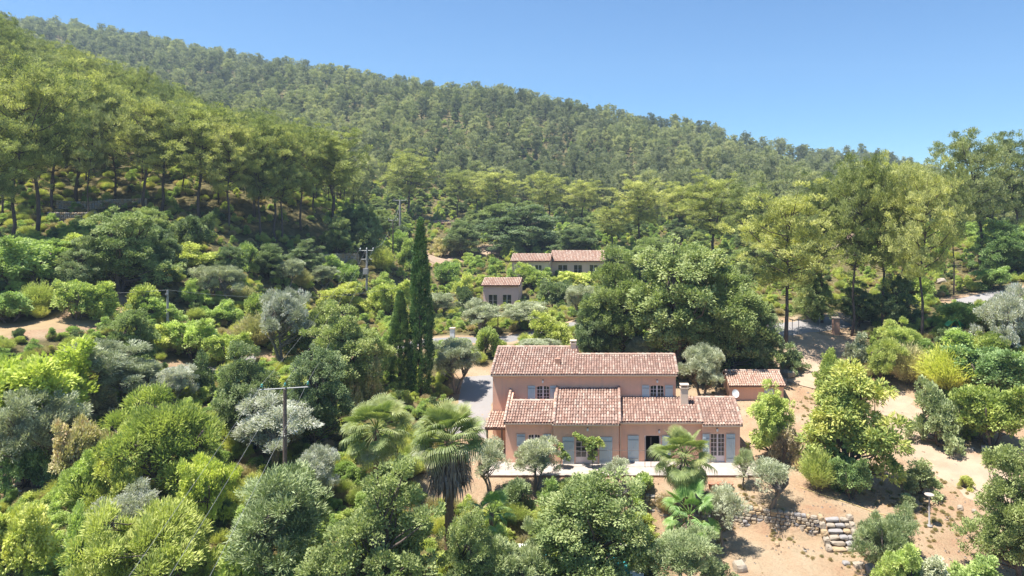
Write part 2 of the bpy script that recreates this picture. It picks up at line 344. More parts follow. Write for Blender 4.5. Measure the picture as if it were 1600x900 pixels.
M['concrete'] = mat_plain('pale_concrete_drive', (0.29,0.27,0.26), 0.9, 0.12, 1.2, 0.2, 25, dirt=(0.26,0.23,0.21), dscale=0.6)
M['dirt'] = mat_plain('packed_pale_earth', (0.395,0.295,0.21), 0.95, 0.28, 0.9, 0.9, 5, dirt=(0.335,0.225,0.15), dscale=0.35, spec=0.1)
M['straw'] = mat_plain('trodden_dry_grass', (0.34,0.245,0.14), 0.95, 0.3, 1.6, 0.7, 8, dirt=(0.24,0.18,0.09), dscale=0.8, spec=0.1)
strip('dirt_track', TRACK, 4.6, M['dirt'], 0.07, edge=0.5, wf=lambda t: 0.75+0.75*t)
strip('driveway', DRIVE, 6.2, M['dirt'], 0.07, edge=0.4)
strip('footpath', LEFT_PATH, 3.0, M['straw'], 0.06, edge=0.5)
strip('path', MID_PATH, 5.5, M['dirt'], 0.08, edge=0.5)
strip('road', ROAD_BACK, 2.8, M['asphalt'], 0.07, edge=0.08)
strip('road', ROAD_RIGHT, 4.6, M['concrete'], 0.08, edge=0.1)
strip('road', ROAD_BANK, 4.0, M['concrete'], 0.08, edge=0.1)
strip('driveway', DRIVE_LEFT, 3.7, M['concrete'], 0.07, edge=0.1)
strip('road', LOW_ROAD, 2.4, M['asphalt'], 0.07, edge=0.1)
# ------------------------------------------------------------------ plants: leaves in clumps of clumps on branching wood
def unit(a): return a/np.maximum(np.linalg.norm(a, axis=-1, keepdims=True), 1e-9)
def leaf_mesh(name, pos, d, Ln, Wd, rs, fold=0.12):
    n = len(pos); d = unit(d); face = d*0.0 + np.array([-0.15,-0.1,1.0])*1.1 + unit(pos - np.array([0,0,pos[:,2].mean()*0.8]))*0.5 + rs.normal(size=(n,3))*0.55
    side = unit(np.cross(d, face)); nr = np.cross(side, d)
    Ln = (Ln*rs.uniform(0.7, 1.3, n))[:,None]; Wd = (Wd*rs.uniform(0.7, 1.3, n))[:,None]
    mid = pos + d*Ln*0.48 + nr*Wd*fold
    V = np.stack([pos, mid+side*Wd*0.5, pos+d*Ln-nr*Ln*0.12, mid-side*Wd*0.5], 1).reshape(-1,3)
    b = np.arange(n)[:,None]*4
    return npmesh(name, V, np.concatenate([b+np.array([[0,1,2]]), b+np.array([[0,2,3]])], 1).reshape(-1,3), 3)
def subclumps(rs, c1, r1, n2, r2, k, flat=0.8, up=0.35, shell=0.55, out_w=1.0):
    """around every clump centre n2 small clumps, in each k leaves; returns leaf positions and growth directions"""
    n1 = len(c1); dd = unit(rs.normal(size=(n1,n2,3))); dd[...,2] = np.where(dd[...,2] < -0.25, -dd[...,2], dd[...,2])
    rr = np.asarray(r1).reshape(-1,1,1)*(rs.uniform(shell, 1.0, (n1,n2,1)))
    c2 = c1[:,None] + dd*rr*np.array([1,1,flat])
    q = rs.normal(size=(n1,n2,k,3)); q = unit(q)*rs.uniform(0.25,1,(n1,n2,k,1))**0.6
    p = c2[:,:,None] + q*r2*np.array([1,1,0.85])
    dr = q*0.8 + dd[:,:,None]*out_w + rs.normal(size=q.shape)*0.45 + np.array([0,0,up])
    return p.reshape(-1,3), dr.reshape(-1,3), c2.reshape(-1,3)
def wood(name, H0, trunks, ends, rad, rs, lim=70, attach=(0.25, 0.8), sides=7, bend=0.25):
    """trunks: polylines; every end gets a limb growing out of the nearest trunk"""
    mb = MB()
    for pts, r0, r1 in trunks:
        n = len(pts); mb.tube(pts, [r0 + (r1-r0)*(i/(n-1))**0.8 for i in range(n)], sides)
    ends = ends[rs.permutation(len(ends))[:lim]]
    for e in ends:
        pts, r0, r1 = min(trunks, key=lambda t: (t[0][-1][0]-e[0])**2 + (t[0][-1][1]-e[1])**2 + rs.rand()*0.5)
        n = len(pts); hgt = e[2]*rs.uniform(0.45, 0.85); t = min(max(hgt/max(pts[-1][2], 0.1), attach[0]), 1.0)
        f = t*(n-1); i = min(int(f), n-2); a = Vector(pts[i]).lerp(Vector(pts[i+1]), f-i); b = Vector(e)
        mid = a.lerp(b, 0.5) + Vector((rs.normal()*bend, rs.normal()*bend, -bend*0.6*rs.rand()))*(b-a).length*0.35
        ra = rad*rs.uniform(0.7, 1.2)
        mb.tube([a, a.lerp(mid, 0.6), mid, mid.lerp(b, 0.55), b], [ra, ra*0.8, ra*0.6, ra*0.4, ra*0.18], 4, cap=False)
    return mb.mesh(name, True)
def round_centers(rs, n, W, zlo, zhi, lump=0.28, inner=0.45, taper=0.0, flat_bottom=0.35):
    d = unit(rs.normal(size=(n,3))); d[:,2] = np.where(d[:,2] < -flat_bottom, np.abs(d[:,2]), d[:,2])
    k = unit(rs.normal(size=(7,3))); lob = 1 + lump*(np.max(np.clip(d @ k.T, 0, 1)**6, axis=1) - 0.75)
    r = lob*rs.uniform(inner**3, 1, n)**(1/3)
    c = d*r[:,None]; zc, hz = (zlo+zhi)/2, (zhi-zlo)/2
    z = zc + c[:,2]*hz; t = np.clip((z-zlo)/(zhi-zlo), 0, 1); w = W/2*(1-taper*t)
    return np.c_[c[:,0]*w, c[:,1]*w, z]
def stems(rs, n, h, r0, r1, lean=0.25, spread=0.1):
    out = []
    for i in range(n):
        a = rs.rand()*6.283 + i*6.283/n; x, y = math.cos(a)*spread, math.sin(a)*spread; pts = [(x*0.5, y*0.5, -0.35)]
        for k in range(1, 7):
            t = k/6; w = lean*h*t*(0.6+0.4*t); pts.append((x + math.cos(a)*w + rs.normal()*0.02*h, y + math.sin(a)*w + rs.normal()*0.02*h, h*t))
        out.append((pts, r0, r1))
    return out
def t_oak(s, Hh=9.0, W=8.5):
    rs = np.random.RandomState(s); c1 = round_centers(rs, 98, W-2.0, -0.3, Hh-0.8, 0.65, 0.5, 0.2, 0.92)
    p, d, c2 = subclumps(rs, c1, 0.98*rs.uniform(0.7,1.25,len(c1)), 8, 0.33, 60, 0.75, 0.3)
    return wood('trunk', Hh, stems(rs, 1+s % 2, Hh*0.6, 0.22, 0.08, 0.12, 0.15), np.r_[c1, c2[::7]], 0.075, rs, 130), leaf_mesh('crown', p, d, 0.155, 0.10, rs), Hh, W
def t_olive(s, Hh=4.6, W=5.0):
    rs = np.random.RandomState(100+s); c1 = round_centers(rs, 46, W-1.1, 0.5, Hh-0.4, 0.6, 0.5, 0.15, 0.5)
    p, d, c2 = subclumps(rs, c1, 0.52*rs.uniform(0.7,1.3,len(c1)), 8, 0.23, 66, 0.9, 0.55)
    return wood('trunk', Hh, stems(rs, 2+s % 2, Hh*0.5, 0.15, 0.05, 0.38, 0.12), np.r_[c1, c2[::6]], 0.045, rs, 90), leaf_mesh('crown', p, d, 0.17, 0.036, rs), Hh, W
def t_sparse_olive(s, Hh=3.6, W=4.4):
    rs = np.random.RandomState(150+s); c1 = round_centers(rs, 24, W-0.9, 1.1, Hh-0.3, 0.6, 0.5, 0.1, 0.3)
    p, d, c2 = subclumps(rs, c1, 0.5*rs.uniform(0.7,1.3,len(c1)), 6, 0.24, 46, 0.9, 0.5)
    return wood('trunk', Hh, stems(rs, 2, Hh*0.5, 0.12, 0.05, 0.42, 0.08), np.r_[c1, c2[::3]], 0.04, rs, 80), leaf_mesh('crown', p, d, 0.16, 0.034, rs), Hh, W
def t_bush(s, Hh=2.5, W=3.0):
    rs = np.random.RandomState(200+s); c1 = round_centers(rs, 36, W-0.9, -0.45, Hh-0.35, 0.95, 0.5, 0.2, 0.6)
    p, d, c2 = subclumps(rs, c1, 0.38*rs.uniform(0.7,1.3,len(c1)), 6, 0.22, 48, 0.85, 0.4)
    return wood('trunk', Hh, stems(rs, 4, Hh*0.5, 0.05, 0.02, 0.5, 0.12), c1, 0.02, rs, 30), leaf_mesh('crown', p, d, 0.125, 0.082, rs), Hh, W
def t_bigbush(s, Hh=4.6, W=6.0):
    rs = np.random.RandomState(240+s); c1 = round_centers(rs, 72, W-1.5, -0.7, Hh-0.55, 1.0, 0.5, 0.25, 0.55)
    p, d, c2 = subclumps(rs, c1, 0.62*rs.uniform(0.65,1.3,len(c1)), 8, 0.26, 46, 0.8, 0.4)
    return wood('trunk', Hh, stems(rs, 4, Hh*0.55, 0.10, 0.03, 0.45, 0.2), np.r_[c1, c2[::9]], 0.035, rs, 80), leaf_mesh('crown', p, d, 0.17, 0.105, rs), Hh, W
def t_fine(s, Hh=4.6, W=6.2):
    rs = np.random.RandomState(300+s); c1 = round_centers(rs, 74, W-1.3, -0.7, Hh-0.5, 0.8, 0.5, 0.2, 0.5)
    p, d, c2 = subclumps(rs, c1, 0.58*rs.uniform(0.7,1.25,len(c1)), 9, 0.23, 56, 0.75, 0.75)
    return wood('trunk', Hh, stems(rs, 4, Hh*0.5, 0.10, 0.03, 0.5, 0.2), np.r_[c1, c2[::9]], 0.035, rs, 90), leaf_mesh('crown', p, d, 0.17, 0.045, rs), Hh, W
def t_broom(s, Hh=2.1, W=2.6):
    rs = np.random.RandomState(340+s); n = 520; a = rs.uniform(0, 6.283, n); q = rs.uniform(0.05, 1, n)**0.6; ln = rs.uniform(0.7, 1.05, n)
    out = []; dr = []
    for k in range(17):
        t = 0.25 + 0.75*rs.uniform(0, 1, n)**0.7
        x = np.cos(a)*q*(W/2)*t**1.2; y = np.sin(a)*q*(W/2)*t**1.2; z = Hh*ln*t*(1-0.45*q*q)
        out.append(np.c_[x, y, z] + rs.normal(size=(n,3))*0.06); dr.append(np.c_[np.cos(a)*q, np.sin(a)*q, 1.3-0.5*q] + rs.normal(size=(n,3))*0.28)
    p = np.concatenate(out); d = np.concatenate(dr)
    return wood('trunk', Hh, stems(rs, 5, Hh*0.6, 0.025, 0.01, 0.5, 0.1), p[::300], 0.012, rs, 30), leaf_mesh('crown', p, d, 0.21, 0.03, rs), Hh, W
def t_walnut(s, Hh=7.2, W=6.6):
    rs = np.random.RandomState(400+s); c1 = round_centers(rs, 64, W-1.7, 0.0, Hh-0.7, 0.6, 0.5, 0.1, 0.75)
    p, d, c2 = subclumps(rs, c1, 0.8*rs.uniform(0.7,1.3,len(c1)), 7, 0.31, 50, 0.7, -0.1)
    return wood('trunk', Hh, stems(rs, 1+s % 2, Hh*0.6, 0.19, 0.06, 0.12, 0.1), np.r_[c1, c2[::5]], 0.06, rs, 110), leaf_mesh('crown', p, d, 0.25, 0.105, rs), Hh, W
def t_cypress(s, Hh=15.0, W=2.3):
    rs = np.random.RandomState(500+s); n1 = 620; t = rs.uniform(0.012, 1, n1)**0.85
    prof = np.interp(t, [0, 0.05, 0.2, 0.45, 0.7, 0.88, 1.0], [0.62, 0.86, 1.0, 0.93, 0.66, 0.36, 0.05])
    a = rs.uniform(0, 6.283, n1); r = (W/2-0.16)*prof*(0.86+0.14*np.sin(a*3+t*9))*rs.uniform(0.72, 1, n1)
    c1 = np.c_[np.cos(a)*r, np.sin(a)*r, t*(Hh-0.5)]
    k = 44; q = unit(rs.normal(size=(n1,k,3)))*rs.uniform(0.2,1,(n1,k,1)); p = (c1[:,None] + q*np.array([0.2,0.2,0.5])).reshape(-1,3)
    d = (np.c_[np.cos(a), np.sin(a), np.full(n1, 2.3)][:,None] + rs.normal(size=(n1,k,3))*0.55).reshape(-1,3)
    return wood('trunk', Hh, [([(0,0,-0.3),(0,0,Hh*0.5),(0,0,Hh*0.95)], 0.2, 0.02)], c1[:2], 0.02, rs, 2), leaf_mesh('crown', p, d, 0.2, 0.07, rs), Hh, W
def t_pine(s, Hh=16.0, W=9.0, lo=0.40, nb=46, k=162, ll=0.26, lw=0.08, nc=4, seed=600, n2=6):
    rs = np.random.RandomState(seed+s); lean = rs.normal(size=2)*0.055*Hh; wob = rs.normal(size=(8,2))*0.012*Hh
    tp = [(lean[0]*t*t + wob[i][0]*(t > 0.1), lean[1]*t*t + wob[i][1]*(t > 0.1), -0.4 + (Hh*0.93+0.4)*t) for i, t in enumerate(np.linspace(0,1,8))]
    tr = [(tp, 0.21*Hh/16, 0.035)]; fork = None
    if s % 3 == 1:
        b = tp[3]; a = rs.rand()*6.28; tr.append(([b] + [(b[0]+math.cos(a)*W*0.26*t, b[1]+math.sin(a)*W*0.26*t, b[2]+(Hh*0.86-b[2])*t) for t in (0.25,0.5,0.75,1)], 0.13, 0.03))
    mb = MB(); cen = []; rad = []; tpx = np.array([q[0] for q in tp]); tpy = np.array([q[1] for q in tp]); tpz = np.array([q[2] for q in tp])
    ga = rs.rand()*6.28
    for i in range(nb):
        t = lo + (0.985-lo)*(i+rs.rand())/nb; u = (t-lo)/(1-lo)
        env = np.interp(u, [0, 0.18, 0.45, 0.72, 0.9, 1.0], [0.5, 0.9, 1.0, 0.82, 0.55, 0.2])
        L = W/2*env*rs.uniform(0.55, 1.12); ga += 2.4 + rs.normal()*0.5; z = t*Hh*0.93
        bx, by = np.interp(z, tpz, tpx), np.interp(z, tpz, tpy); rise = rs.uniform(0.1, 0.85) + 0.35*u
        ex, ey, ez = bx+math.cos(ga)*L, by+math.sin(ga)*L, z+L*rise; m = Vector((bx+math.cos(ga)*L*0.55, by+math.sin(ga)*L*0.55, z+L*rise*0.35))
        r0 = 0.028+0.012*L
        mb.tube([(bx,by,z), m, (ex,ey,ez)], [r0, r0*0.65, r0*0.25], 4, cap=False)
        for j in range(nc):
            f = 1.0 if j == 0 else rs.uniform(0.45, 1.0); sp = 0 if j == 0 else L*0.3
            cen.append((bx+(ex-bx)*f + rs.normal()*sp, by+(ey-by)*f + rs.normal()*sp, z+(ez-z)*f**1.4 + rs.normal()*0.6)); rad.append(rs.uniform(0.55, 1.15)*(0.75+0.25*env))
    for q in range(9):                                       # dead stubs below the crown
        z = Hh*rs.uniform(0.16, lo); a = rs.rand()*6.28; L = rs.uniform(0.5, 1.9); bx, by = np.interp(z, tpz, tpx), np.interp(z, tpz, tpy)
        mb.tube([(bx,by,z), (bx+math.cos(a)*L, by+math.sin(a)*L, z+rs.uniform(-0.2,0.5))], [0.035, 0.01], 4, cap=False)
    for pts, r0, r1 in tr: mb.tube(pts, [r0+(r1-r0)*(i/(len(pts)-1)) for i in range(len(pts))], 7)
    c1 = np.array(cen); p, d, c2 = subclumps(rs, c1, np.array(rad), n2, 0.34, k//n2, 0.85, 0.85, 0.35, 0.7)
    return mb.mesh('trunk', True), leaf_mesh('crown', p, d, ll, lw, rs), Hh, W
def t_farpine(s): return t_pine(s, 12.0, 6.2, 0.2, 30, 84, 0.40, 0.13, 3, 700, 4)
VAR = {}
for kind, fn, n in (('oak', t_oak, 3), ('olive', t_olive, 3), ('sparse_olive', t_sparse_olive, 2), ('bush', t_bush, 3), ('bigbush', t_bigbush, 2), ('fine', t_fine, 2),
                    ('broom', t_broom, 2), ('walnut', t_walnut, 2), ('cypress', t_cypress, 2), ('pine', t_pine, 5), ('farpine', t_farpine, 4)):
    VAR[kind] = []
    for i in range(n):
        tm_, cm_, h_, w_ = fn(i); co = np.empty(len(cm_.vertices)*3, np.float32); cm_.vertices.foreach_get('co', co); co = co.reshape(-1,3)
        VAR[kind].append((tm_, cm_, float(np.percentile(co[:,2], 99.7)), 2*float(np.percentile(np.hypot(co[:,0]-co[:,0].mean(), co[:,1]-co[:,1].mean()), 97))))
M['bark'] = mat_plain('grey_brown_bark', (0.13,0.10,0.085), 0.95, 0.4, 2.5, 0.6, 9, spec=0.1)
M['pinebark'] = mat_plain('dark_pine_bark', (0.105,0.082,0.078), 0.95, 0.4, 1.5, 0.8, 7, spec=0.1, dirt=(0.19,0.13,0.10), dscale=1.2)
M['olivebark'] = mat_plain('grey_olive_bark', (0.21,0.18,0.15), 0.95, 0.3, 4, 0.6, 12, spec=0.1)
LF = {
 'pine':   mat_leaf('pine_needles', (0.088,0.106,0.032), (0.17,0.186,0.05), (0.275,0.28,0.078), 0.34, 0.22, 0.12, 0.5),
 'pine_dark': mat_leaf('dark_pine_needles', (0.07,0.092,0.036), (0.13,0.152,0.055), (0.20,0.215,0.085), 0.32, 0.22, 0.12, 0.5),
 'pine_far2': mat_leaf('greyer_pine_needles', (0.082,0.094,0.054), (0.135,0.147,0.078), (0.195,0.20,0.11), 0.32, 0.3, 0.12, 0.4),
 'pine_far': mat_leaf('far_pine_needles', (0.105,0.122,0.056), (0.175,0.188,0.08), (0.25,0.25,0.115), 0.32, 0.25, 0.12, 0.4),
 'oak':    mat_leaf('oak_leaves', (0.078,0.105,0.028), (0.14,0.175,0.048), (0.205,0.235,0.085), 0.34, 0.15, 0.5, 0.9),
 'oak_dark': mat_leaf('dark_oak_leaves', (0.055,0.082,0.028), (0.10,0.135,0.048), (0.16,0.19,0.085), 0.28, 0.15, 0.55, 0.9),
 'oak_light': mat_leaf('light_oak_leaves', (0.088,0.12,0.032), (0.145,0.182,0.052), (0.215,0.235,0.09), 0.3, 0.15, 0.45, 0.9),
 'olive':  mat_leaf('olive_leaves', (0.125,0.14,0.075), (0.20,0.215,0.13), (0.30,0.31,0.215), 0.2, 0.14, 0.5, 1.0),
 'silver': mat_leaf('silver_olive_leaves', (0.17,0.18,0.125), (0.265,0.27,0.205), (0.39,0.39,0.32), 0.2, 0.1, 0.5, 1.0),
 'olive_green': mat_leaf('greener_olive_leaves', (0.105,0.135,0.045), (0.175,0.205,0.08), (0.26,0.28,0.135), 0.22, 0.12, 0.45, 1.0),
 'green':  mat_leaf('green_shrub_leaves', (0.11,0.16,0.03), (0.185,0.245,0.052), (0.28,0.33,0.10), 0.36, 0.18, 0.45, 1.2),
 'bright': mat_leaf('bright_green_leaves', (0.115,0.16,0.032), (0.185,0.235,0.05), (0.28,0.32,0.09), 0.35, 0.1, 0.4, 1.2),
 'yellow': mat_leaf('yellow_green_leaves', (0.19,0.225,0.022), (0.31,0.335,0.03), (0.44,0.43,0.055), 0.35, 0.1, 0.4, 1.2),
 'lime':   mat_leaf('lime_green_leaves', (0.16,0.20,0.032), (0.245,0.28,0.048), (0.33,0.345,0.082), 0.32, 0.12, 0.4, 1.0),
 'mastic': mat_leaf('mastic_leaves', (0.18,0.205,0.035), (0.28,0.29,0.055), (0.38,0.365,0.09), 0.34, 0.12, 0.4, 1.1),
 'autumn': mat_leaf('yellowing_leaves', (0.10,0.145,0.028), (0.165,0.20,0.036), (0.29,0.285,0.05), 0.32, 0.08, 0.4, 0.55, dead=(0.40,0.32,0.07)),
 'straw':  mat_leaf('straw_coloured_leaves', (0.17,0.175,0.06), (0.24,0.225,0.09), (0.30,0.26,0.12), 0.25, 0.12, 0.2, 1.0, dead=(0.29,0.20,0.11)),
 'hay':    mat_leaf('dry_hay', (0.36,0.28,0.15), (0.44,0.35,0.20), (0.50,0.42,0.25), 0.4, 0.1, 0.1, 1.0, gain=1.25),
 'brown':  mat_leaf('dry_brown_twigs', (0.15,0.12,0.07), (0.24,0.19,0.11), (0.30,0.27,0.13), 0.15, 0.15, 0.2, 1.2, dead=(0.30,0.19,0.13)),
 'fine':   mat_leaf('fine_green_leaves', (0.095,0.135,0.018), (0.165,0.205,0.03), (0.24,0.27,0.05), 0.3, 0.12, 0.3, 0.9),
 'cypress': mat_leaf('cypress_scales', (0.030,0.062,0.014), (0.062,0.112,0.022), (0.11,0.165,0.035), 0.12, 0.12, 0.35, 1.5),
 'glossy': mat_leaf('glossy_dark_leaves', (0.06,0.105,0.026), (0.11,0.17,0.042), (0.19,0.25,0.08), 0.3, 0.1, 0.7, 1.1),
}
BARK = {'pine': 'pinebark', 'farpine': 'pinebark', 'olive': 'olivebark', 'sparse_olive': 'olivebark'}
DEF_LEAF = {'oak': 'oak', 'olive': 'olive', 'sparse_olive': 'olive', 'bush': 'green', 'bigbush': 'green', 'fine': 'fine', 'broom': 'lime', 'walnut': 'autumn', 'cypress': 'cypress', 'pine': 'pine', 'farpine': 'pine_far'}
prng = random.Random(7)
def put(kind, loc, height, width, name, label, cat, leaf=None, group=None, var=None, rz=None):
    vs = VAR[kind]; v = vs[prng.randrange(len(vs)) if var is None else var % len(vs)]
    loc = (loc[0], loc[1], loc[2] - height*{'bush': 0.12, 'bigbush': 0.12, 'fine': 0.1, 'oak': 0.08}.get(kind, 0)); height *= 1 + {'bush': 0.12, 'bigbush': 0.12, 'fine': 0.1, 'oak': 0.08}.get(kind, 0)
    root = empty(name, loc, prng.uniform(0, 6.283) if rz is None else rz); tag(root, label, cat, group)
    q = prng.uniform(0.88, 1.14); root.scale = (width/v[3]*q, width/v[3]/q, height/v[2])
    for nm, me, mt in (('trunk', v[0], M[BARK.get(kind, 'bark')]), ('crown', v[1], LF[leaf or DEF_LEAF[kind]])):
        if not me.materials: me.materials.append(mt)
        o = link(nm, me, None, root)
        if me.materials[0] is not mt: o.material_slots[0].link = 'OBJECT'; o.material_slots[0].material = mt
    return root
# ------------------------------------------------------------------ the pink house
M['pink'] = mat_plain('pink_render', (0.76,0.445,0.315), 0.92, 0.07, 0.9, 0.12, 60, spec=0.15, dirt=(0.68,0.405,0.30), dscale=0.7, streak=(0.62,0.39,0.31))
M['cream'] = mat_plain('cream_cornice', (0.66,0.52,0.40), 0.85, 0.06, 2, spec=0.2)
M['shutter'] = mat_plain('pale_blue_grey_shutter', (0.47,0.53,0.56), 0.6, 0.05, 3, spec=0.3)
M['frame'] = mat_plain('lilac_white_paint', (0.70,0.60,0.61), 0.5, 0.04, 3, spec=0.35)
M['dark'] = mat_plain('dim_interior', (0.06,0.05,0.045), 0.9, 0.2)
M['terrace'] = mat_plain('pale_terrace_stone', (0.43,0.375,0.33), 0.8, 0.12, 2.0, 0.1, 20, dirt=(0.34,0.27,0.225), dscale=0.9)
M['iron'] = mat_plain('dark_iron', (0.10,0.085,0.08), 0.6, 0.2, 8, spec=0.4)
M['white'] = mat_plain('white_paint', (0.78,0.77,0.75), 0.5, 0.04, 3)
M['wood'] = mat_plain('weathered_wood', (0.17,0.125,0.095), 0.85, 0.35, 4, 0.4, 20, spec=0.2)
M['brick'] = mat_plain('weathered_brick', (0.42,0.24,0.17), 0.9, 0.3, 9, 0.5, 18)
M['tile'] = mat_island('canal_tiles', [(0.25,0.155,0.12),(0.34,0.21,0.16),(0.39,0.25,0.195),(0.42,0.29,0.23),(0.50,0.38,0.305)], 0.9, 0.15, stain=(0.19,0.155,0.135))
M['tile_pale'] = mat_island('paler_canal_tiles', [(0.38,0.23,0.17),(0.45,0.295,0.225),(0.48,0.345,0.27),(0.52,0.41,0.33)], 0.9, 0.15, stain=(0.38,0.26,0.2))
M['deck'] = mat_plain('channel_tiles', (0.20,0.11,0.085), 0.95, 0.3, 4)
def glass_mat():
    m, nt, N, L, p = mat_base('window_glass')
    p.inputs['Base Color'].default_value = (0.03,0.032,0.036,1); p.inputs['Roughness'].default_value = 0.06; p.inputs['Specular IOR Level'].default_value = 0.6
    return m
M['glass'] = glass_mat()
def tile_field(name, x0, x1, y0, z0, y1, z1, mat, parent, pitch=0.215, row=0.36, seed=0, lift=0.03):
    """barrel tiles laid course by course from the eave (y0,z0) to the ridge (y1,z1)"""
    rs = np.random.RandomState(seed); nx = max(2, int(round((x1-x0)/pitch))); pw = (x1-x0)/nx
    s = np.array([0, y1-y0, z1-z0]); Ls = np.linalg.norm(s); s = s/Ls; up = np.cross(np.array([1.0,0,0]), s) if y1 > y0 else np.cross(np.array([-1.0,0,0]), s)
    nr = max(2, int(round(Ls/row))); rl = Ls/nr; seg = 5; V = []; F = []
    I, J = np.meshgrid(np.arange(nx), np.arange(nr), indexing='ij'); I = I.ravel(); J = J.ravel(); n = len(I)
    cx = x0 + (I+0.5)*pw + rs.normal(size=n)*0.008; t0 = J*rl - 0.05 + rs.normal(size=n)*0.012; t1 = t0 + rl + 0.06
    ang = np.linspace(0, math.pi, seg+1)
    base = np.array([0, y0, z0])
    for e, (t, rad, hh) in enumerate(((t0, pw*0.44, 0.050), (t1, pw*0.36, 0.018))):
        hz = hh + rs.normal(size=n)*0.006
        for a in ang:
            V.append(base + s*t[:,None] + up*(lift+hz[:,None]+rad*0.85*math.sin(a)) + np.c_[cx + rad*math.cos(a), np.zeros(n), np.zeros(n)])
    V = np.stack(V, 1).reshape(-1,3); b = np.arange(n)[:,None]*(2*(seg+1)); q = []
    for k in range(seg): q.append(b + np.array([[k, k+1, seg+2+k, seg+1+k]]))
    F = np.stack(q, 1).reshape(-1,4)
    me = npmesh(name, V, F, 4, True)
    return tag(link(name, me, mat, parent), kind='stuff')
def ridge_tiles(name, a, b, mat, parent, r=0.13, L=0.38, seed=0):
    a = Vector(a); b = Vector(b); d = (b-a); n = max(1, int(d.length/L)); d.normalize(); w = d.cross(Vector((0,0,1))).normalized(); u = w.cross(d); rs = random.Random(seed); mb = MB()
    for i in range(n):
        p0 = a + (b-a)*(i/n) - d*0.02; p1 = a + (b-a)*((i+1)/n) + d*0.03; vs = []
        for p, rr, h in ((p0, r, 0.02), (p1, r*0.88, 0.0)):
            for k in range(6):
                t = math.pi*k/5; vs.append(p + w*math.cos(t)*rr + u*(math.sin(t)*rr + h + rs.uniform(-0.006,0.006)))
        mb.add(vs, [(k, k+1, 7+k, 6+k) for k in range(5)])
    o = mb.build(name, mat, parent, True); return tag(o, kind='stuff')
def slope_roof(parent, x0, x1, y0, z0, y1, z1, mat, seed, name='roof'):
    th = 0.12; o = MB().prism([(y0,z0-0.02),(y1,z1-0.02),(y1,z1-0.02-th),(y0,z0-0.02-th)], 'x', x0, x1).build(name, M['deck'], parent)
    tile_field('roof_tiles', x0-0.03, x1+0.03, y0, z0, y1, z1, mat, o, seed=seed, lift=-0.015)
    return o
def wall_open(x0, x1, z0, z1, ya, yb, ops):
    """a wall across x with openings (a,b,c,d[,arch])"""
    mb = MB(); br = sorted({x0, x1, *[o[0] for o in ops], *[o[1] for o in ops]})
    for a, b in zip(br[:-1], br[1:]):
        o = next((o for o in ops if o[0] <= a+1e-6 and o[1] >= b-1e-6), None)
        if not o: mb.box(a, b, ya, yb, z0, z1); continue
        if o[2] > z0+0.01: mb.box(a, b, ya, yb, z0, o[2])
        mb.box(a, b, ya, yb, o[3], z1)
        if len(o) > 4:
            w = b-a; arc = [(a+w*k/10, o[3]-o[4]*(2*k/10-1)**2) for k in range(11)]
            mb.prism([(a, o[3]+0.002)] + arc + [(b, o[3]+0.002)], 'y', ya+0.003, yb-0.003)
    return mb
def window(parent, a, b, c, d, y, cols, rows, panel=0.0, name='window', sill=True, leafs=2):
    """casements set back in the wall: frame, glazing bars, panes and sill"""
    w = empty(name, (0,0,0), 0, parent); yf = y+0.10; t = 0.055; mb = MB()
    mb.box(a, a+t, yf, yf+0.06, c, d).box(b-t, b, yf, yf+0.06, c, d).box(a+t, b-t, yf, yf+0.06, d-t, d).box(a+t, b-t, yf, yf+0.06, c, c+t)
    lw = (b-a)/leafs
    for k in range(1, leafs): mb.box(a+k*lw-0.055, a+k*lw+0.055, yf-0.012, yf+0.055, c+t, d-t)
    if panel: mb.box(a+t, b-t, yf+0.005, yf+0.045, c+t, c+panel)
    mb.build('frame', M['frame'], w)
    bars = MB(); n = cols*leafs; z0 = c+max(t, panel)
    for k in range(1, n):
        if k % cols: x = a+(b-a)*k/n; bars.box(x-0.016, x+0.016, yf+0.008, yf+0.04, z0, d-t)
    for k in range(1, rows): z = z0+(d-t-z0)*k/rows; bars.box(a+t, b-t, yf+0.011, yf+0.037, z-0.016, z+0.016)
    bars.build('glazing_bars', M['frame'], w)
    for k in range(leafs):
        MB().box(a+k*lw+0.03, a+(k+1)*lw-0.03, yf+0.020, yf+0.028, z0-0.01, d-t+0.01).build('pane', M['glass'], w)
    if sill: MB().box(a-0.06, b+0.06, y-0.05, y+0.16, c-0.06, c-0.003).build('sill', M['cream'], w)
    return w
def shutter(parent, a, b, c, d, y, seed=0, left=True):
    s = empty('shutter', (0,0,0), 0, parent); n = max(3, int((b-a)/0.13)); pw = (b-a)/n
    for k in range(n): MB().box(a+k*pw+0.004, a+(k+1)*pw-0.004, y-0.065, y-0.035, c, d).build('board', M['shutter'], s)
    br = MB()
    for z in (c+0.14*(d-c), c+0.84*(d-c)): br.box(a+0.02, b-0.02, y-0.088, y-0.066, z-0.045, z+0.045)
    z0, z1 = c+0.14*(d-c)+0.045, c+0.84*(d-c)-0.045; xa, xb = (a+0.04, b-0.04) if left else (b-0.04, a+0.04); e = 0.06 if left else -0.06
    br.prism([(xa, z0), (xa+e, z0), (xb, z1), (xb-e, z1)], 'y', y-0.087, y-0.0665)
    br.build('brace', M['shutter'], s)
    for z in (c+0.14*(d-c), c+0.84*(d-c)): MB().box(a+0.05, b-0.05, y-0.0955, y-0.0885, z-0.012, z+0.012).build('hinge', M['iron'], s)
    return s
house = empty('house', (0, 54, 0)); tag(house, 'pink rendered country house with terracotta tile roofs and pale blue shutters', 'house')
T = 0.28; YA, YB, YC, YD, YU = 52.7, 52.42, 52.95, 52.7, 56.2
def wl_(name, mb, mat='pink'): return mb.build(name, M[mat], house, loc=(0,-54,0))
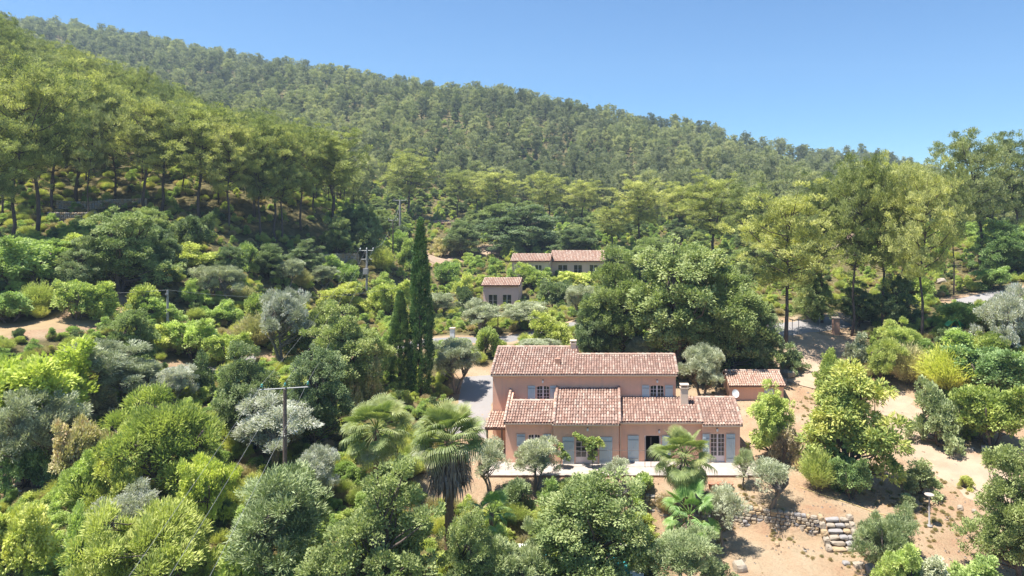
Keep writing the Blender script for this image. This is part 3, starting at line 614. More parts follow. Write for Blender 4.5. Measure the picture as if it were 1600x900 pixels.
def hpart(o): o.location = Vector(o.location) + Vector((0,-54,0)); return o
A0, A1, B1, C1, D1 = -7.56, -3.9, 1.07, 7.4, 10.3
wl_('wall', wall_open(A0, A1, -0.3, 3.05, YA, YA+T, [(-5.85,-4.92,1.33,2.2,0.09)]))
wl_('wall', wall_open(A1, B1, -0.3, 3.02, YB, YB+T, [(-2.23,-0.49,0.0,2.12)]))
wl_('wall', wall_open(B1, C1, -0.3, 3.0, YC, YC+T, [(3.04,4.31,0.0,2.05)]))
wl_('wall', wall_open(C1, D1, -0.3, 2.95, YD, YD+T, [(8.04,9.15,0.05,2.25)]))
for b in ((A0, A0+T, YA+T, YU, -0.3, 3.05), (B1-T, B1, YB+T, YC+0.2, -0.3, 3.0), (A1, A1+T, YB+T, YA+0.2, -0.3, 3.0), (C1, C1+T, YD+T, YC+0.2, -0.3, 2.9)): wl_('wall', MB().box(*b))
wl_('wall', MB().prism([(YD+T,-0.3),(59.2,-0.3),(59.2,2.9),(56.1,3.95),(YD+T,3.0)], 'x', D1-T, D1))
wl_('wall', MB().box(5.8, D1-T, 58.92, 59.2, -0.3, 2.9))
# upper storey
U0, U1 = -9.1, 5.77
wl_('wall', wall_open(U0, U1, -0.3, 5.9, YU, YU+T, [(-5.56,-4.48,3.75,5.02,0.12),(3.67,4.82,3.75,5.07,0.12)]))
RL, RR, RX = (59.97, 7.39), (58.77, 6.99), -2.35
wl_('wall', MB().prism([(YU+T,-0.3),(64.1,-0.3),(64.1,5.95),(RL[0],RL[1]-0.18),(YU+T,6.0)], 'x', U0, U0+T))
wl_('wall', MB().prism([(YU+T,-0.3),(61.7,-0.3),(61.7,5.95),(RR[0],RR[1]-0.18),(YU+T,6.0)], 'x', U1-T, U1))
wl_('wall', MB().prism([(58.4,5.0),(64.1,5.0),(64.1,5.95),(RL[0],RL[1]-0.18),(58.4,6.72)], 'x', RX-T, RX))
wl_('wall', MB().box(U0+T, RX, 63.82, 64.1, -0.3, 5.9)); wl_('wall', MB().box(RX, U1-T, 61.42, 61.7, -0.3, 5.9))
wl_('interior_floor', MB().box(A0+T, D1-T, 53.3, 58.9, -0.25, -0.02), 'dark'); wl_('interior_floor', MB().box(U0+T, U1-T, YU+T, 61.4, 2.9, 3.1), 'dark')
wl_('interior_wall', MB().box(B1+0.1, D1-T-0.05, 55.9, 56.1, -0.02, 2.9), 'dark')
# cornices under the eaves and gutters
for x0, x1, y, z in ((A0-0.05, A1, YA, 3.06), (A1, B1+0.05, YB, 3.03), (B1+0.05, C1, YC, 3.01), (C1, D1+0.08, YD, 2.96), (U0-0.08, U1+0.08, YU, 5.86)):
    wl_('cornice', MB().prism([(y-0.16,z-0.02),(y-0.30,z+0.09),(y+0.02,z+0.09),(y+0.02,z-0.10),(y-0.06,z-0.10)], 'x', x0, x1), 'cream')
for x0, x1, y, z in ((A0, A1-0.02, 52.30, 3.12), (A1-0.05, B1, 52.03, 3.11), (B1, C1, 52.56, 3.10), (C1, D1+0.1, 52.33, 2.94), (U0-0.1, U1+0.1, 55.78, 5.95)):
    wl_('gutter', MB().prism([(y-0.07,z+0.04),(y-0.06,z-0.03),(y,z-0.065),(y+0.06,z-0.03),(y+0.07,z+0.04),(y+0.05,z+0.035),(y,z-0.04),(y-0.05,z+0.035)], 'x', x0, x1), 'cream')
wl_('downpipe', MB().tube([(A1-0.06,52.36,3.08),(A1+0.02,52.62,2.75),(A1-0.10,52.62,2.5),(A1-0.10,52.63,0.05)], 0.045, 7), 'cream')
wl_('downpipe', MB().tube([(B1+0.05,52.55,3.05),(B1+0.12,52.85,2.7),(B1+0.12,52.87,0.05)], 0.045, 7), 'cream')
# roofs
def rf(*a): return hpart(slope_roof(house, *a))
rf(A0-0.12, A1, 52.35, 3.20, 55.0, 4.10, M['tile'], 1)
rf(A1+0.02, B1+0.10, 52.08, 3.19, 56.18, 4.86, M['tile'], 2)
rf(B1+0.14, C1-0.02, 52.62, 3.18, 56.18, 4.12, M['tile'], 3)
rf(C1+0.02, D1+0.16, 52.38, 3.02, 56.1, 4.06, M['tile'], 4)
rf(5.9, D1+0.16, 59.5, 2.98, 56.12, 4.03, M['tile'], 5)
rf(U0-0.12, RX-0.02, 55.85, 6.03, RL[0], RL[1], M['tile'], 6)
rf(RX+0.02, U1+0.14, 55.85, 6.03, RR[0], RR[1], M['tile'], 7)
rf(U0-0.12, RX-0.02, 64.4, 6.0, RL[0]+0.02, RL[1], M['tile'], 8)
rf(RX+0.02, U1+0.14, 62.0, 6.0, RR[0]+0.02, RR[1], M['tile'], 9)
for i, (a, b) in enumerate((((U0-0.12,RL[0],RL[1]+0.05),(RX,RL[0],RL[1]+0.05)), ((RX,RR[0],RR[1]+0.05),(U1+0.14,RR[0],RR[1]+0.05)), ((C1+0.02,56.1,4.10),(D1+0.16,56.1,4.10)), ((A0,55.0,4.14),(A1,55.0,4.14)),
      ((U0-0.1,55.9,6.10),(U0-0.1,RL[0],RL[1]+0.06)), ((U1+0.12,55.9,6.10),(U1+0.12,RR[0],RR[1]+0.06)), ((D1+0.14,52.4,3.10),(D1+0.14,56.1,4.13)), ((A1+0.04,52.12,3.28),(A1+0.04,56.15,4.95)), ((B1+0.08,52.12,3.28),(B1+0.08,56.15,4.95)), ((A0-0.06,52.4,3.30),(A0-0.06,56.15,4.75)), ((C1,52.45,3.16),(C1,56.0,4.14)))):
    hpart(ridge_tiles('ridge_tiles', a, b, M['tile_pale' if i < 4 or i == 9 else 'tile'], house, 0.12, seed=i))
wl_('parapet', MB().prism([(52.7,3.0),(56.18,3.0),(56.18,4.66),(52.7,3.32)], 'x', A0, A0+0.2)); wl_('parapet', MB().box(A0+0.2, A1, 54.82, 55.0, 3.0, 4.06))
wl_('balcony_floor', MB().box(A0+0.2, A1, 55.0, YU, 3.2, 3.34), 'terrace')
wl_('parapet', MB().prism([(52.7,3.0),(56.18,3.0),(56.18,4.72),(52.7,3.30)], 'x', A1-0.14, A1+0.01)); wl_('parapet', MB().prism([(52.75,3.0),(56.18,3.0),(56.18,4.74),(52.75,3.32)], 'x', B1-0.12, B1+0.005))
# windows, doors and shutters
W_ = [hpart(window(house, -5.85,-4.92,1.33,2.2,YA,2,3)), hpart(window(house, -5.56,-4.48,3.75,5.02,YU,2,4)), hpart(window(house, 3.67,4.82,3.75,5.07,YU,2,4)),
      hpart(window(house, -2.23,-0.49,0.0,2.12,YB,2,4,0.55,'door',False)), hpart(window(house, 8.04,9.15,0.05,2.25,YD,2,5,0.5,'door',False))]
dr = empty('door', (0,-54,0), 0, house)
MB().box(3.04,3.10,YC+0.1,YC+0.16,0.0,2.05).box(4.25,4.31,YC+0.1,YC+0.16,0.0,2.05).box(3.10,4.25,YC+0.1,YC+0.16,1.99,2.05).build('frame', M['frame'], dr)
for a in (3.10, 4.21): MB().box(a,a+0.04,YC+0.17,YC+0.70,0.05,1.98).build('open_leaf', M['frame'], dr)
for i, (a, b, c, d, y, l) in enumerate(((-6.70,-6.06,1.3,2.22,YA,1), (-4.72,-4.10,1.3,2.22,YA,0), (-6.24,-5.64,3.75,5.03,YU,1), (-4.44,-3.84,3.75,5.03,YU,0), (3.02,3.62,3.75,5.06,YU,1), (4.90,5.52,3.75,5.06,YU,0),
      (-3.2,-2.30,0.02,2.1,YB,1), (-0.41,0.57,0.02,2.1,YB,0), (1.76,2.60,0.02,2.04,YC,1), (4.38,5.05,0.02,2.04,YC,0), (7.44,7.98,0.08,2.24,YD,1), (9.24,9.92,0.08,2.24,YD,0))):
    hpart(shutter(house, a, b, c, d, y, i, bool(l)))
# chimneys
def chimney(x0, x1, y0, y1, z0, z1, mat, cap=True):
    c = MB().box(x0, x1, y0, y1, z0, z1).build('chimney', M[mat], house, loc=(0,-54,0))
    if cap:
        e = 0.06; k = MB().box(x0-e, x1+e, y0-e, y1+e, z1+0.002, z1+0.07)
        for a in (x0, x1-0.09):
            for b in (y0, y1-0.09): k.box(a, a+0.09, b, b+0.09, z1+0.072, z1+0.24)
        k.box(x0-e, x1+e, y0-e, y1+e, z1+0.242, z1+0.31); k.build('chimney_cap', M['cream'], c)
    return c
chimney(6.04, 6.62, 54.9, 55.4, 3.5, 5.12, 'cream'); chimney(-2.95, -2.5, 59.6, 60.0, 6.9, 7.75, 'cream'); chimney(-4.12, -3.68, 57.2, 57.6, 6.2, 7.0, 'brick', False)
for x, y, z in ((-5.02,YU,5.45), (4.25,YU,5.45), (4.15,YC,2.42), (8.55,YD,2.62), (-1.3,YB,2.75)):
    l = MB().box(x-0.05,x+0.05,y-0.03,y-0.002,z-0.08,z+0.08).tube([(x,y-0.03,z+0.05),(x,y-0.14,z+0.09),(x,y-0.16,z+0.0)],0.014,5).build('wall_lamp', M['iron'], house, loc=(0,-54,0))
    MB().lathe([(0.03,-0.16),(0.085,-0.12),(0.075,0.02),(0.02,0.05)], 8, (x, y-0.17, z)).build('lamp_shade', M['white'], l)
# open lean-to against the left end
pr = slope_roof(house, -9.3, -7.72, 53.6, 2.42, 56.1, 2.95, M['tile_pale'], 12, 'porch_roof'); hpart(pr)
for x in (-9.15, -8.0): wl_('porch_post', MB().box(x-0.07, x+0.07, 53.75, 53.89, -0.1, 2.2), 'wood')
wl_('porch_beam', MB().box(-9.3, -7.75, 53.72, 53.92, 2.202, 2.30), 'wood')
for k in range(5): wl_('rafter', MB().prism([(53.94,2.22),(56.1,2.68),(56.1,2.78),(53.94,2.32)], 'x', -9.2+k*0.36, -9.12+k*0.36), 'wood')
# satellite dish
sd = empty('satellite_dish', (10.62, 56.4, 0)); tag(sd, 'white satellite dish on a slim mast behind the right end of the lower roof', 'satellite dish')
dm = MB(); n = 18; prof = [(0.0,0.0),(0.12,0.012),(0.22,0.04),(0.30,0.075)]; vs = [(0,0,0)]; fs = []
for i, (r, h) in enumerate(prof[1:]):
    for k in range(n): vs.append((r*math.cos(6.2832*k/n), -h, r*1.12*math.sin(6.2832*k/n)))
fs += [(0, 1+k, 1+(k+1) % n) for k in range(n)]
for i in range(2): fs += [(1+i*n+k, 1+(i+1)*n+k, 1+(i+1)*n+(k+1) % n, 1+i*n+(k+1) % n) for k in range(n)]
dish = dm.add(vs, fs).build('reflector', M['white'], sd, True, (0,-0.08,4.35)); dish.rotation_euler = (R(-22), 0, R(12))
MB().tube([(0,0,-0.2),(0,0,4.45)], 0.03, 6).build('mast', M['iron'], sd); MB().tube([(0,-0.1,4.1),(0.02,-0.42,4.2),(0.02,-0.46,4.36)], 0.015, 5).build('feed_arm', M['iron'], sd)

# ------------------------------------------------------------------ annex, terrace, garden walls
ax = empty('shed', (14.5, 66, 0)); tag(ax, 'small pink outbuilding with a low tiled roof at the right behind the house', 'shed')
def ap(o): o.location = Vector(o.location) + Vector((-14.5,-66,0)); return o
ap(MB().box(11.9,17.05,66,66.25,0.3,2.55).build('wall', M['pink'], ax)); ap(MB().prism([(66.25,0.3),(70.4,0.3),(70.4,2.55),(68.2,3.2),(66.25,2.55)],'x',16.8,17.05).build('wall', M['pink'], ax)); ap(MB().prism([(66.25,0.3),(70.4,0.3),(70.4,2.55),(68.2,3.2),(66.25,2.55)],'x',11.9,12.15).build('wall', M['pink'], ax)); ap(MB().box(12.15,16.8,70.15,70.4,0.3,2.5).build('wall', M['pink'], ax))
ap(slope_roof(ax, 11.8, 17.2, 65.68, 2.62, 68.2, 3.44, M['tile_pale'], 21)); ap(slope_roof(ax, 11.8, 17.2, 70.7, 2.6, 68.22, 3.44, M['tile_pale'], 22))
ap(ridge_tiles('ridge_tiles', (11.8,68.2,3.48), (17.2,68.2,3.48), M['tile_pale'], ax)); ap(MB().prism([(65.85,2.45),(65.7,2.55),(66.01,2.55),(66.01,2.36)],'x',11.85,17.1).build('cornice', M['cream'], ax))
dr = empty('door', (-14.5,-66,0), 0, ax); MB().box(15.2,16.1,65.93,65.99,0.5,2.3).build('door_leaf', M['shutter'], dr); MB().lathe([(0.03,0),(0.035,0.02),(0.02,0.05)],8,(15.3,65.9,1.4)).build('handle', M['iron'], dr)
tr = empty('terrace', (0,50,0)); tag(tr, kind='structure')
MB().box(-8.9,11.5,0.3,2.95,-1.2,0.06).build('paving', M['terrace'], tr); MB().box(-9.0,11.6,0.0,0.299,-1.25,0.10).build('edging', M['brick'], tr)
for k in range(46): MB().box(-9.0+k*0.448+0.006,-9.0+(k+1)*0.448-0.006,-0.05,0.33,0.104,0.145).build('coping_stone', M['terrace'], tr)
# ------------------------------------------------------------------ plants one can tell apart: kind, leaf, px, base py, top py, width px, name, category, label
T_, S_, = 'tree', 'shrub'
ROWS = [
# bottom edge
('oak','oak',598,1000,724,200,'oak_tree',T_,'large leafy oak in the bottom centre, in front of the shaggy fan palm'),
('olive','olive_green',440,935,722,205,'olive_tree',T_,'broad grey-green olive below the crossarm power pole, beside the large oak'),
('oak','oak_light',905,935,742,225,'oak_tree',T_,'loose light-leaved oak between the pool and the middle of the house front'),
('olive','olive_green',1062,935,828,125,'olive_tree',T_,'rounded grey-green olive at the bottom edge, under the lower fan palm'),
('fine','olive_green',800,950,826,140,'shrub',S_,'soft grey-green shrub at the bottom edge between the two leafy oaks'),
('fine','mastic',250,945,775,235,'mastic_shrub',S_,'broad yellow-green mastic mass at the bottom left, under the power lines'),
('bigbush','lime',35,930,785,130,'shrub',S_,'bright green leafy shrub in the bottom left corner'),
('bigbush','green',128,930,800,110,'shrub',S_,'mid green leafy shrub right of the bright shrub in the bottom left corner'),
('fine','silver',190,850,765,120,'santolina_shrub',S_,'low silvery grey shrub above the yellow-green mastic at bottom left'),
('bush','lime',395,935,838,95,'shrub',S_,'light yellow-green shrub at the bottom edge under the broad olive'),
('bush','green',455,950,862,95,'shrub',S_,'small green shrub at the bottom edge left of the large oak'),
('fine','fine',262,770,618,205,'phillyrea_tree',T_,'large dense fine-leaved green shrub tree left of the crossarm power pole'),
('bigbush','straw',122,775,655,90,'shrub',S_,'brown-tinged shrub between the shaded olive and the dense fine-leaved tree'),
('bigbush','lime',195,805,695,105,'fig_tree',T_,'lime green fig in front of the dense fine-leaved tree'),
('bigbush','yellow',318,835,715,95,'fig_tree',T_,'bright yellow-green fig under the power lines, below the dense fine-leaved tree'),
('bigbush','green',130,800,700,90,'shrub',S_,'dark leafy shrub at the foot of the brown-tinged shrub'),
('olive','olive',58,760,605,140,'olive_tree',T_,'grey olive with dark shaded foot at the left edge'),
('bigbush','glossy',40,765,668,110,'laurel_shrub',S_,'dark green shrub in the shade under the grey olive at the left edge'),
('bigbush','yellow',55,700,545,205,'mulberry_tree',T_,'brilliant yellow-green tree at the left edge behind the grey olive'),
('olive','silver',428,738,612,150,'olive_tree',T_,'pale grey olive standing right behind the crossarm power pole'),
('olive','silver',495,800,698,85,'olive_tree',T_,'small silvery olive between the power pole and the leftmost fan palm'),
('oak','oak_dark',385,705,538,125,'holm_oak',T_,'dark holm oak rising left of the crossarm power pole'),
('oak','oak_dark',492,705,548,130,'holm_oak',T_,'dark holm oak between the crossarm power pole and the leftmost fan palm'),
('olive','olive',150,632,532,150,'olive_tree',T_,'wide grey olive behind the brilliant yellow-green tree'),
('olive','olive',215,640,560,110,'olive_tree',T_,'low grey olive beside the brown twiggy shrub'),
('oak','oak',208,592,484,98,'oak_tree',T_,'rounded green oak below the dry footpath on the left slope'),
('bigbush','green',305,562,498,92,'shrub',S_,'dark leafy shrub right of the small line pole on the left slope'),
('olive','silver',268,640,572,70,'olive_tree',T_,'small pale olive beside the strip of road on the left'),
('bush','oak_dark',312,625,552,52,'shrub',S_,'dark shrub standing against the strip of road on the left'),
('bush','brown',160,662,600,70,'shrub',S_,'brown twiggy shrub beside the brilliant yellow-green tree'),
('oak','oak_light',540,640,474,140,'oak_tree',T_,'tall light green oak left of the two cypresses'),
('bigbush','oak',490,560,470,110,'shrub',S_,'tangled green thicket between the silver olive and the tall light oak'),
('olive','silver',440,572,452,95,'olive_tree',T_,'silver olive on the slope above the dark holm oaks'),
('bigbush','straw',560,640,545,85,'shrub',S_,'shrub with reddish tips at the foot of the tall light oak'),
('bigbush','lime',360,575,520,80,'shrub',S_,'yellow-green shrub above the left dark holm oak'),
('broom','straw',400,545,490,70,'broom_shrub',S_,'straw-coloured broom left of the silver olive on the slope'),
('bigbush','green',590,610,520,60,'shrub',S_,'green shrub tucked against the left of the shorter cypress'),
('oak','oak',738,985,800,120,'oak_tree',T_,'smaller leafy oak below the shaggy fan palm, right of the large one'),
# along the dry footpath
('bigbush','green',15,503,455,95,'shrub',S_,'green shrub on the dry footpath at the left edge'),
('broom','mastic',60,490,440,66,'broom_shrub',S_,'feathery broom with dry base above the footpath at left'),
('bigbush','lime',118,500,438,80,'shrub',S_,'light green leafy shrub standing on the bend of the footpath'),
('bush','lime',162,500,440,58,'shrub',S_,'smaller light green shrub right of the leafy one on the footpath'),
('bush','lime',218,494,445,56,'shrub',S_,'ball-shaped light green shrub beyond the end of the footpath'),
('bigbush','green',252,504,462,84,'shrub',S_,'dome-shaped green shrub in front of the small line pole'),
('olive','olive',322,474,415,56,'olive_tree',T_,'left of two olives side by side on the left slope'),
('olive','olive',357,478,415,56,'olive_tree',T_,'right of two olives side by side on the left slope'),
('bush','green',292,474,436,44,'shrub',S_,'small green shrub left of the two olives on the slope'),
('broom','straw',380,478,446,44,'broom_shrub',S_,'pinkish dry broom right of the two olives on the slope'),
('bush','lime',400,500,460,52,'shrub',S_,'yellow-green shrub left of the silver olive, below the pinkish broom'),
('bush','green',345,505,470,60,'shrub',S_,'green shrub in front of the two olives on the slope'),
('bush','lime',240,545,508,60,'shrub',S_,'yellowish shrub at the foot of the small line pole'),
('olive','olive',450,452,405,58,'olive_tree',T_,'grey olive above the silver olive on the slope'),
('olive','olive',507,450,414,56,'olive_tree',T_,'grey olive left of the transformer pole'),
('broom','straw',472,450,420,36,'broom_shrub',S_,'orange-tinged broom between the two grey olives on the slope'),
('bush','green',545,452,414,50,'shrub',S_,'green shrub just left of the transformer pole'),
('bush','bright',596,455,426,42,'shrub',S_,'dark bright-green dome right of the transformer pole'),
('bigbush','lime',612,500,440,70,'shrub',S_,'yellow-green shrub left of the cypress tops'),
('bigbush','mastic',530,480,440,90,'shrub',S_,'yellow-green scrub below the transformer pole'),
('broom','mastic',595,425,385,50,'broom_shrub',S_,'tawny broom between the transformer pole and the far poles'),
('bush','bright',638,420,372,36,'shrub',S_,'bright green shrub left of the tall cypress tip'),
('bush','green',625,395,362,40,'shrub',S_,'green shrub at the foot of the far line poles'),
# shaded slope under the pines
('oak','oak_light',190,458,332,140,'oak_tree',T_,'big oak with sunlit top on the left slope below the pines'),
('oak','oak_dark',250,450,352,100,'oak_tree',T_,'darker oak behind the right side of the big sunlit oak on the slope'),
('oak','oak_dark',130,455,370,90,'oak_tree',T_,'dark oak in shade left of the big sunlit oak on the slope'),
('bigbush','bright',30,452,372,130,'acacia_tree',T_,'feathery bright green tree at the left edge above the footpath'),
('oak','oak_light',240,405,325,85,'oak_tree',T_,'light green oak under the pine trunks'),
('bigbush','green',70,400,372,70,'shrub',S_,'grassy shrub at the feet of the left pine trunks'),
('bush','lime',110,400,365,60,'shrub',S_,'pale shrub below the shaded terrace walls'),
('bigbush','oak_dark',305,400,335,75,'shrub',S_,'dark shrub between pine trunks above the bare bank'),
('bush','bright',381,428,380,44,'shrub',S_,'bright green young tree standing out on the dark thicket'),
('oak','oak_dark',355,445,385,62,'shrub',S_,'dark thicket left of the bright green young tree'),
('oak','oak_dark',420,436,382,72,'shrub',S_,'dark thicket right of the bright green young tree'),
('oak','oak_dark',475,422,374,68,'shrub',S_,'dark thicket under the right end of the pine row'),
('oak','oak_light',528,402,340,62,'oak_tree',T_,'light green oak where the pine row ends'),
('oak','oak_light',572,398,320,66,'oak_tree',T_,'light green oak left of the far line poles'),
('oak','oak_dark',548,372,318,40,'oak_tree',T_,'dark oak behind the two light oaks near the line poles'),
('bush','mastic',290,425,380,80,'shrub',S_,'dry yellowish scrub on the bare bank of the left slope'),
('bush','mastic',330,435,395,70,'shrub',S_,'yellowish scrub right of the bare bank on the slope'),
('bush','green',430,425,395,45,'shrub',S_,'round green shrub above the grey olive on the slope'),
('bush','green',520,432,398,50,'shrub',S_,'green shrub above the olive near the transformer pole'),
# middle, behind the house
('oak','oak_dark',722,402,345,82,'oak_tree',T_,'dark rounded oak above the pale middle path'),
('oak','oak_dark',815,392,322,145,'oak_tree',T_,'wide dark oak above the blurred neighbouring houses'),
('bush','straw',690,402,372,42,'shrub',S_,'rusty shrub on the pale middle path'),
('oak','oak',770,365,318,70,'oak_tree',T_,'green oak behind the dark rounded oak above the path'),
('bush','green',700,445,410,55,'shrub',S_,'green shrub below the pale middle path'),
('bush','lime',722,465,428,48,'shrub',S_,'lime shrub right of the cypress top, below the middle path'),
('olive','olive',688,500,458,70,'olive_tree',T_,'clipped grey olive right of the tall cypress'),
('bush','oak_dark',725,490,448,40,'shrub',S_,'dark shrub left of the small pink neighbouring house'),
('olive','olive',752,524,468,80,'olive_tree',T_,'olive in front of the small pink neighbouring house'),
('olive','olive',818,515,472,95,'olive_tree',T_,'wide olive below the neighbouring houses'),
('bush','bright',757,558,512,46,'shrub',S_,'bright green rounded shrub beside the back road'),
('bigbush','mastic',866,548,488,96,'shrub',S_,'yellow-green spreading shrub behind the main roof'),
('olive','olive',712,614,530,100,'olive_tree',T_,'grey olive between the tall cypress and the main roof'),
('olive','olive',840,562,528,75,'olive_tree',T_,'low olive just behind the left ridge of the main roof'),
('bigbush','oak_dark',868,484,438,64,'oak_tree',T_,'dark tree below the neighbouring houses'),
('bigbush','lime',835,452,412,70,'shrub',S_,'yellow-green shrub between the two neighbouring houses'),
('bigbush','lime',905,455,425,80,'shrub',S_,'yellow-green shrub in front of the larger neighbouring house'),
('oak','oak_dark',898,398,358,72,'oak_tree',T_,'dark round tree behind the larger neighbouring house'),
('olive','olive',908,500,446,70,'olive_tree',T_,'grey olive left of the great oaks behind the house'),
('oak','oak',965,568,388,130,'oak_tree',T_,'great oak behind the chimney of the main roof'),
('oak','oak_light',1065,582,382,215,'oak_tree',T_,'largest light green oak behind the right half of the main roof'),
('oak','oak',1150,590,418,150,'oak_tree',T_,'great oak between the largest oak and the two-stemmed pine'),
('oak','oak_dark',930,575,462,90,'oak_tree',T_,'dark oak close behind the ridge step of the main roof'),
('oak','oak_dark',1190,592,488,90,'oak_tree',T_,'dark oak beside the driveway, left of the two-stemmed pine'),
('olive','olive',1097,632,538,92,'olive_tree',T_,'round grey olive between the main house and the small outbuilding'),
('olive','olive',1000,572,525,66,'olive_tree',T_,'grey olive peeping over the right part of the main roof'),
('bush','olive_green',1238,580,535,44,'shrub',S_,'grey-green shrub at the corner of the driveway'),
('oak','oak',1010,440,372,90,'oak_tree',T_,'oak behind the great oaks, right of the neighbouring houses'),
('oak','oak',1180,440,372,90,'oak_tree',T_,'oak under the pale pine crowns left of the two-stemmed pine'),
# right side
('walnut','autumn',1328,762,570,158,'walnut_tree',T_,'large yellowing walnut tree in the dry garden right of the house'),
('walnut','lime',1205,722,598,80,'young_tree',T_,'slender lime green tree between the house end and the walnut'),
('bigbush','fine',1302,622,552,88,'shrub',S_,'rounded green shrub behind the yellowing walnut'),
('bigbush','glossy',1330,780,712,72,'laurel_shrub',S_,'dark glossy laurel at the foot of the walnut'),
('broom','lime',1278,768,698,60,'broom_shrub',S_,'yellowish feathery shrub left of the dark laurel'),
('bush','brown',1222,728,665,50,'shrub',S_,'dry brown shrub at the foot of the slender lime tree'),
('bush','olive_green',1435,768,715,72,'shrub',S_,'open grey-green shrub right of the walnut by the dirt track'),
('bush','olive_green',1418,798,772,34,'shrub',S_,'tiny grey shrub in the dry garden below the walnut'),
('bush','mastic',1508,762,742,26,'shrub',S_,'small tuft growing alone on the dirt track'),
('broom','straw',1420,602,538,76,'broom_shrub',S_,'pinkish tan broom beside the yellow broom'),
('broom','yellow',1478,615,540,110,'broom_shrub',S_,'large pale yellow broom beyond the dirt track'),
('bigbush','glossy',1555,622,542,150,'fig_tree',T_,'glossy dark green fig at the right edge'),
('bigbush','olive_green',1472,698,598,105,'shrub',S_,'grey-green bush with pale bare stems beside the dirt track'),
('bigbush','fine',1550,698,600,130,'shrub',S_,'yellow-green bush at the right edge above the dirt track'),
('fine','silver',1572,545,450,105,'tamarisk_tree',T_,'feathery grey tamarisk at the right edge'),
('bigbush','bright',1512,516,470,80,'fig_tree',T_,'bright green fig above the play frame'),
('bush','green',1500,566,515,74,'shrub',S_,'green shrub below the play frame'),
('bush','fine',1558,562,520,56,'shrub',S_,'green shrub in front of the feathery tamarisk'),
('bush','oak_dark',1474,548,512,36,'shrub',S_,'dark rounded shrub left of the play frame'),
('fine','lime',1400,560,498,75,'shrub',S_,'yellow-topped shrub under the right-hand pines'),
('fine','fine',1385,598,525,90,'shrub',S_,'soft green shrub below the yellow-topped one'),
('bush','olive',1337,570,520,50,'shrub',S_,'grey shrub on the right side of the driveway'),
('bush','bright',1445,560,530,46,'shrub',S_,'bright low shrub at the foot of the rightmost garden pine'),
('oak','oak_dark',1340,510,440,80,'oak_tree',T_,'dark oak behind the gate pillar under the pines'),
('oak','oak_dark',1400,520,430,80,'oak_tree',T_,'dark oak between the trunks of the right-hand pines'),
('oak','oak',1270,500,420,80,'oak_tree',T_,'oak beyond the road, right of the two-stemmed pine'),
('bush','lime',1430,470,428,60,'shrub',S_,'lime scrub on the stony bank above the right road'),
('bigbush','green',1555,452,418,66,'shrub',S_,'rounded green shrub on the stony bank at right'),
('oak','glossy',1575,428,345,100,'oak_tree',T_,'dark leafy tree behind the tall pines at the right edge'),
('bush','oak_dark',1570,425,395,60,'shrub',S_,'dark clipped shrub at the right edge above the bank'),
('oak','oak',1590,905,700,150,'oak_tree',T_,'leafy oak cut by the right edge near the bottom'),
('fine','olive_green',1392,892,795,110,'olive_tree',T_,'soft grey-green young olive at the bottom right of the steps'),
('bigbush','green',1415,925,842,90,'shrub',S_,'green shrub under the young olive at bottom right'),
('bush','bright',1520,940,868,110,'shrub',S_,'leafy green shrub on the bottom edge at right'),
('bush','olive',1460,935,870,70,'shrub',S_,'grey shrub on the bottom edge at right'),
# in front of the house
('sparse_olive','olive',1203,797,722,105,'olive_tree',T_,'small olive with a clear trunk above the dry-stone wall'),
('sparse_olive','olive_green',1160,762,700,50,'olive_tree',T_,'young olive at the right end of the terrace'),
('sparse_olive','olive',1132,858,755,78,'olive_tree',T_,'thin olive standing below the dry-stone wall by the palms'),
('olive','olive',835,768,684,82,'olive_tree',T_,'bushy olive before the small ground-floor window'),
('sparse_olive','olive',768,782,682,72,'olive_tree',T_,'thin olive at the left end of the terrace'),
('sparse_olive','olive',962,772,718,70,'olive_tree',T_,'sparse olive in front of the terrace door shutters'),
('bush','green',1000,790,745,50,'shrub',S_,'small green shrub above the left end of the dry-stone wall'),
('bigbush','oak_light',885,800,738,110,'shrub',S_,'grey-green shrub below the wide terrace door'),
('broom','hay',1038,800,770,34,'shrub',S_,'straw-coloured tuft beside the palms on the wall top'),
('bush','bright',765,850,800,40,'shrub',S_,'low green shrub under the small fan palm'),
('bush','oak_dark',1118,905,868,60,'shrub',S_,'dark low shrub at the foot of the lower fan palm'),
('bush','lime',792,640,610,24,'shrub',S_,'small green shrub in the corner by the lean-to'),
('bush','olive_green',802,802,752,62,'shrub',S_,'grey-green shrub below the left end of the terrace'),
('bush','green',862,795,744,58,'shrub',S_,'green shrub at the terrace edge below the small ground-floor window'),
# cypresses
('cypress','cypress',657,622,343,41,'cypress_tree',T_,'tall slim dark cypress, the taller of the two'),
('cypress','cypress',625,614,455,35,'cypress_tree',T_,'shorter dark cypress left of the tall one'),
('cypress','cypress',641,308,284,9,'cypress_tree',T_,'tiny dark cypress on the far slope under the pines'),
('cypress','cypress',956,328,297,6,'cypress_tree',T_,'tiny thin cypress on the far slope right of centre'),
# pines one can pick out
('pine','pine',1228,540,283,178,'pine_tree',T_,'two-stemmed pine beside the driveway gate'),
('pine','pine',1330,525,240,120,'pine_tree',T_,'tall pine behind the gate pillar, second of the right-hand group'),
('pine','pine',1380,522,248,120,'pine_tree',T_,'tall pine in the middle of the right-hand group'),
('pine','pine',1440,532,250,140,'pine_tree',T_,'pine with a dark straight trunk at the right of the garden group'),
('pine','pine_dark',1285,505,262,105,'pine_tree',T_,'pine rising behind the two-stemmed pine'),
('pine','pine',1410,470,238,100,'pine_tree',T_,'pine standing behind the middle of the right-hand group'),
('pine','pine_dark',1537,428,203,118,'pine_tree',T_,'tallest pine on the bank near the right edge'),
('pine','pine_dark',1588,405,205,105,'pine_tree',T_,'leaning thin-trunked pine at the right edge'),
('pine','pine',1490,460,240,80,'pine_tree',T_,'pine between the garden group and the tallest pine'),
